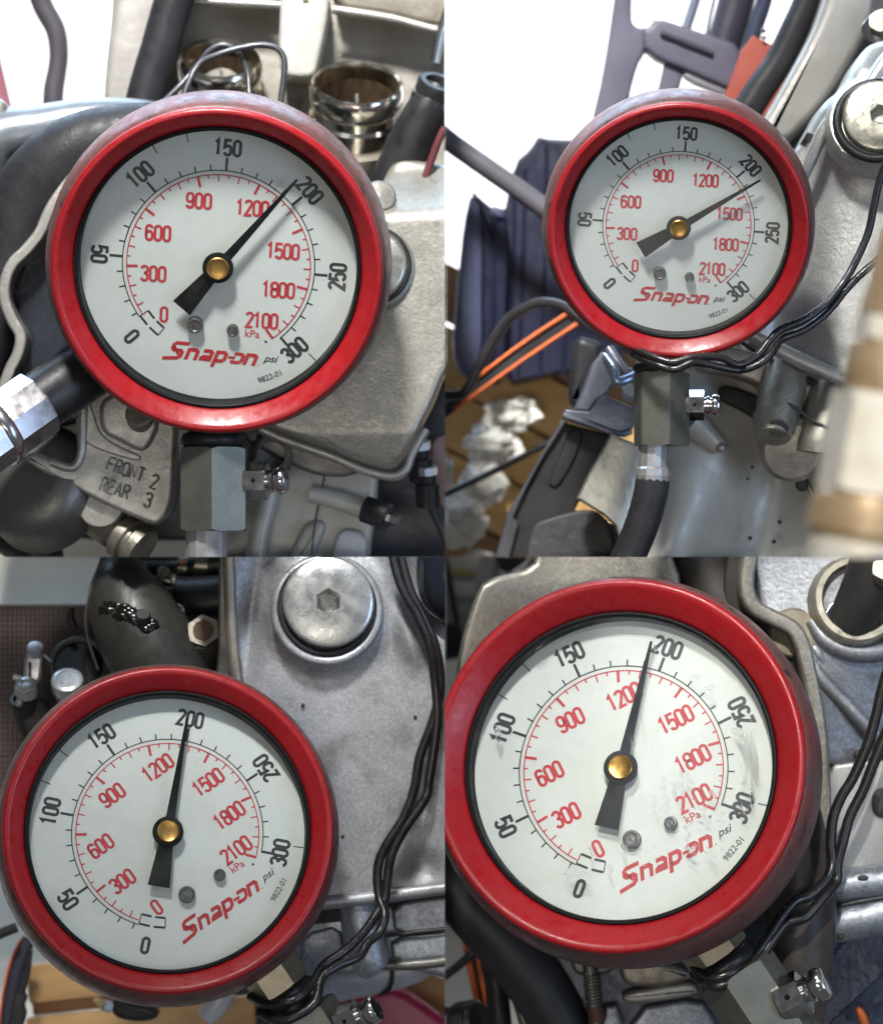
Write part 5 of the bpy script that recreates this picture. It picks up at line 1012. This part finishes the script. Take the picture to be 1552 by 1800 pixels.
ls.part('bar_hole', ball((1511, 1540, 286), 10, 1.1, 0.6, 0.6, 2), GAP)
ls.part('round_bar', tube([(1430, 1628, 330), (1500, 1616, 322), (1600, 1596, 322)], [34, 36, 36], 28), ALUB)
ls.part('seam', tube([(1460, 1592, 300), (1510, 1580, 294), (1600, 1566, 294)], 3, 8), BLACK)
ls.part('bar_screw', ball((1472, 1642, 292), 6), GAP)
solo('blotchy_panel', 'navy dark blurred panel at the lower right corner', 'panel', Q, (1500, 1740, 620), pillow([(1430, 1640), (1700, 1600), (1700, 1900), (1380, 1900)], 600, 60, 20, it=1), mk('navy_blotch_plastic', (0.018, 0.024, 0.045), 0.3, col2=(0.05, 0.07, 0.12), nscale=40, namt=0.6, bump=50, bstr=0.4))  # navy panel with lighter blue blotches
tb('orange_tag', 'small orange tag at the lower right corner', 'tag', Q, [(1506, 1770, 560), (1516, 1790, 560), (1528, 1830, 560)], [4, 8, 8], ORANGE, n=12)
tb('radiator_hose', 'thick brown black hose hanging behind the right side of the splashed gauge', 'hose', Q, [(1384, 1330, 290), (1392, 1420, 270), (1402, 1500, 262), (1408, 1580, 260), (1406, 1660, 264), (1396, 1740, 270), (1390, 1800, 280)], [52, 56, 60, 61, 60, 60, 58], mk('worn_brown_rubber', (0.034, 0.027, 0.025), 0.45, col2=(0.06, 0.05, 0.045), nscale=34, namt=0.5, spots=(0.12, 0.105, 0.095), sscale=14, sth=0.74, swid=0.06, bump=8, bstr=0.2), n=44)
# lower left
tb('frame_hose', 'fat dark hose slanting under the splashed gauge, bottom left', 'hose', Q, [(770, 1500, 420), (812, 1580, 420), (880, 1650, 420), (944, 1730, 420), (990, 1810, 420), (1010, 1870, 420)], [40, 46, 54, 54, 50, 50], mk('charcoal_hose', (0.022, 0.023, 0.027), 0.5, col2=(0.035, 0.036, 0.04), nscale=60, bump=10, bstr=0.2), n=40)
tb('steel_conduit', 'thin olive metal tube following the fat dark hose', 'tube', Q, [(850, 1640, 460), (880, 1700, 450), (906, 1750, 450), (930, 1830, 450)], [8, 8, 9, 9], mk('olive_metal', (0.16, 0.16, 0.12), 0.35, 0.6), n=14)
tb('steel_conduit', 'dark tube left of the olive metal tube', 'tube', Q, [(812, 1560, 470), (846, 1640, 470), (870, 1720, 470), (880, 1830, 470)], [20, 20, 20, 22], PLAST, n=18)
ot = Thing('orange_pliers', 'orange handled pliers hanging at the far lower left', 'pliers', Q, (838, 1710, 700))
ot.part('handle', tube([(812, 1628, 700), (822, 1680, 700), (832, 1730, 700), (840, 1770, 700)], [4, 6, 6, 5], 14), ORANGE, sharp=60)
ot.part('handle', tube([(836, 1634, 690), (846, 1690, 690), (854, 1740, 690), (860, 1790, 690)], [6, 8, 8, 6], 14), ORANGE, sharp=60)
ot.part('jaw', tube([(818, 1620, 700), (834, 1660, 704), (842, 1720, 704), (846, 1780, 704)], [10, 9, 8, 6], 14), BLACK)
ot.part('pivot', lathe(Fr((850, 1654, 660), (0.3, 0.4, 0.9)), [(9, -6), (9, 2), (5, 4), (0, 2)], 24), CHROME)
tb('black_rod', 'thin black rod reaching the pliers from the left edge', 'rod', Q, [(740, 1744, 640), (800, 1702, 640), (850, 1656, 640)], 8, BLACK, n=14)
kw = Thing('knurled_wheel', 'black ribbed wheel at bottom edge below the pliers', 'wheel', Q, (824, 1790, 560))
wf = Fr((826, 1794, 560), (0.75, 0.2, 0.6))
kw.part('wheel', lathe(wf, [(26, -30), (34, -26), (36, -20), (33, -16), (36, -12), (33, -8), (36, -4), (33, 0), (36, 4), (33, 8), (36, 14), (30, 22), (0, 24)], 40), BLACK)
kw.part('axle', tube([(740, 1770, 580), (790, 1780, 575)], 8, 14), PLAST)
solo('mat_edge', 'brown mat edge behind the dark hose at the far left', 'mat', Q, (800, 1600, 1400), pillow([(740, 1520), (900, 1520), (900, 1640), (740, 1622)], 1400, 10, 2, it=0), mk('brown_mat_rubber', (0.06, 0.042, 0.04), 0.6))
# lower middle
lm = Thing('gearbox_case', 'blue grey gearbox castings with threaded stud under the splashed gauge', 'engine', Q, (1120, 1740, 400))
lm.part('case_body', pillow([(940, 1640), (1240, 1640), (1300, 1700), (1300, 1900), (1000, 1900), (960, 1720)], 430, 80, 12, it=1), mk('navy_grey_casting', (0.10, 0.115, 0.14), 0.35, 0.5, col2=(0.06, 0.07, 0.09), nscale=60, namt=0.7, bump=20, bstr=0.25))
lm.part('stud', tube([(1034, 1680, 380), (1040, 1740, 376), (1046, 1800, 376), (1048, 1860, 376)], [13, 13, 12, 12], 20), ALUD)
lm.part('stud_thread', join(*[torus(Fr((1039+i*0.6, 1712+i*6, 376), (0.05, 1, 0.0)), 13, 2.0, 20, 6) for i in range(9)]), ALUT)
lm.part('rusty_collar', tube([(1045, 1766, 376), (1048, 1792, 376)], 15, 20), mk('rust_collar', (0.14, 0.075, 0.05), 0.6, 0.3))
lm.part('upper_shelf', pillow([(1000, 1680), (1064, 1676), (1090, 1700), (1060, 1716), (1010, 1716)], 400, 40, 8), ALUD)
lm.part('step', pillow([(1084, 1690), (1150, 1686), (1208, 1700), (1216, 1720), (1150, 1734), (1096, 1730)], 370, 60, 10), ALUT)
lm.part('step', pillow([(1090, 1742), (1160, 1730), (1216, 1722), (1230, 1746), (1160, 1758), (1096, 1764)], 376, 40, 8), ALUL)
lm.part('post', pillow([(1056, 1768), (1092, 1762), (1100, 1900), (1052, 1900)], 384, 50, 8, it=1), ALUB)
lm.part('flat', pillow([(1106, 1774), (1230, 1752), (1260, 1800), (1260, 1900), (1110, 1900)], 392, 40, 8, it=1), ALUB)
solo('shade_backing', 'black backing painted as engine shade behind the splashed gauge', 'engine block', Q, (1200, 1500, 520), pillow([(880, 1300), (1420, 1100), (1460, 1500), (1440, 1900), (1020, 1900), (930, 1660)], 520, 80, 10, it=1), GAP)  # black slab, its colour stands for the deep shade here
solo('rear_panel', 'grey upper engine panel behind beige casting', 'engine block', Q, (1250, 1000, 600), pillow([(900, 920), (1420, 920), (1420, 1300), (900, 1300)], 600, 40, 10, it=1), ALUX)
# twisted wires
WA = [(1575, 1130, 150), (1552, 1202, 160), (1539, 1261, 166), (1524, 1313, 170), (1500, 1369, 176), (1480, 1402, 176), (1465, 1441, 176), (1461, 1484, 172), (1463, 1516, 168), (1456, 1540, 160), (1440, 1558, 150), (1418, 1574, 140), (1394, 1582, 130), (1366, 1612, 120), (1340, 1650, 110), (1310, 1682, 90), (1280, 1696, 60), (1244, 1706, 60), (1214, 1690, 110)]
WB = [(1590, 1200, 150), (1556, 1290, 160), (1536, 1340, 164), (1517, 1390, 168), (1494, 1437, 170), (1481, 1484, 168), (1472, 1520, 168), (1470, 1548, 164), (1452, 1569, 150), (1436, 1586, 140), (1410, 1610, 128), (1376, 1620, 122), (1354, 1644, 112), (1334, 1672, 100), (1312, 1694, 78), (1280, 1712, 56), (1244, 1720, 56), (1216, 1706, 110)]
tb('twisted_wire', 'black wire right of the splashed gauge, left strand of the crossing pair', 'wire', Q, WA, 9.6, WIRE, n=16, group='twisted wires beside the splashed gauge', at=(1450, 1500, 160))
tb('twisted_wire', 'black wire right of the splashed gauge, right strand of the crossing pair', 'wire', Q, WB, 9.6, WIRE, n=16, group='twisted wires beside the splashed gauge', at=(1470, 1500, 160))
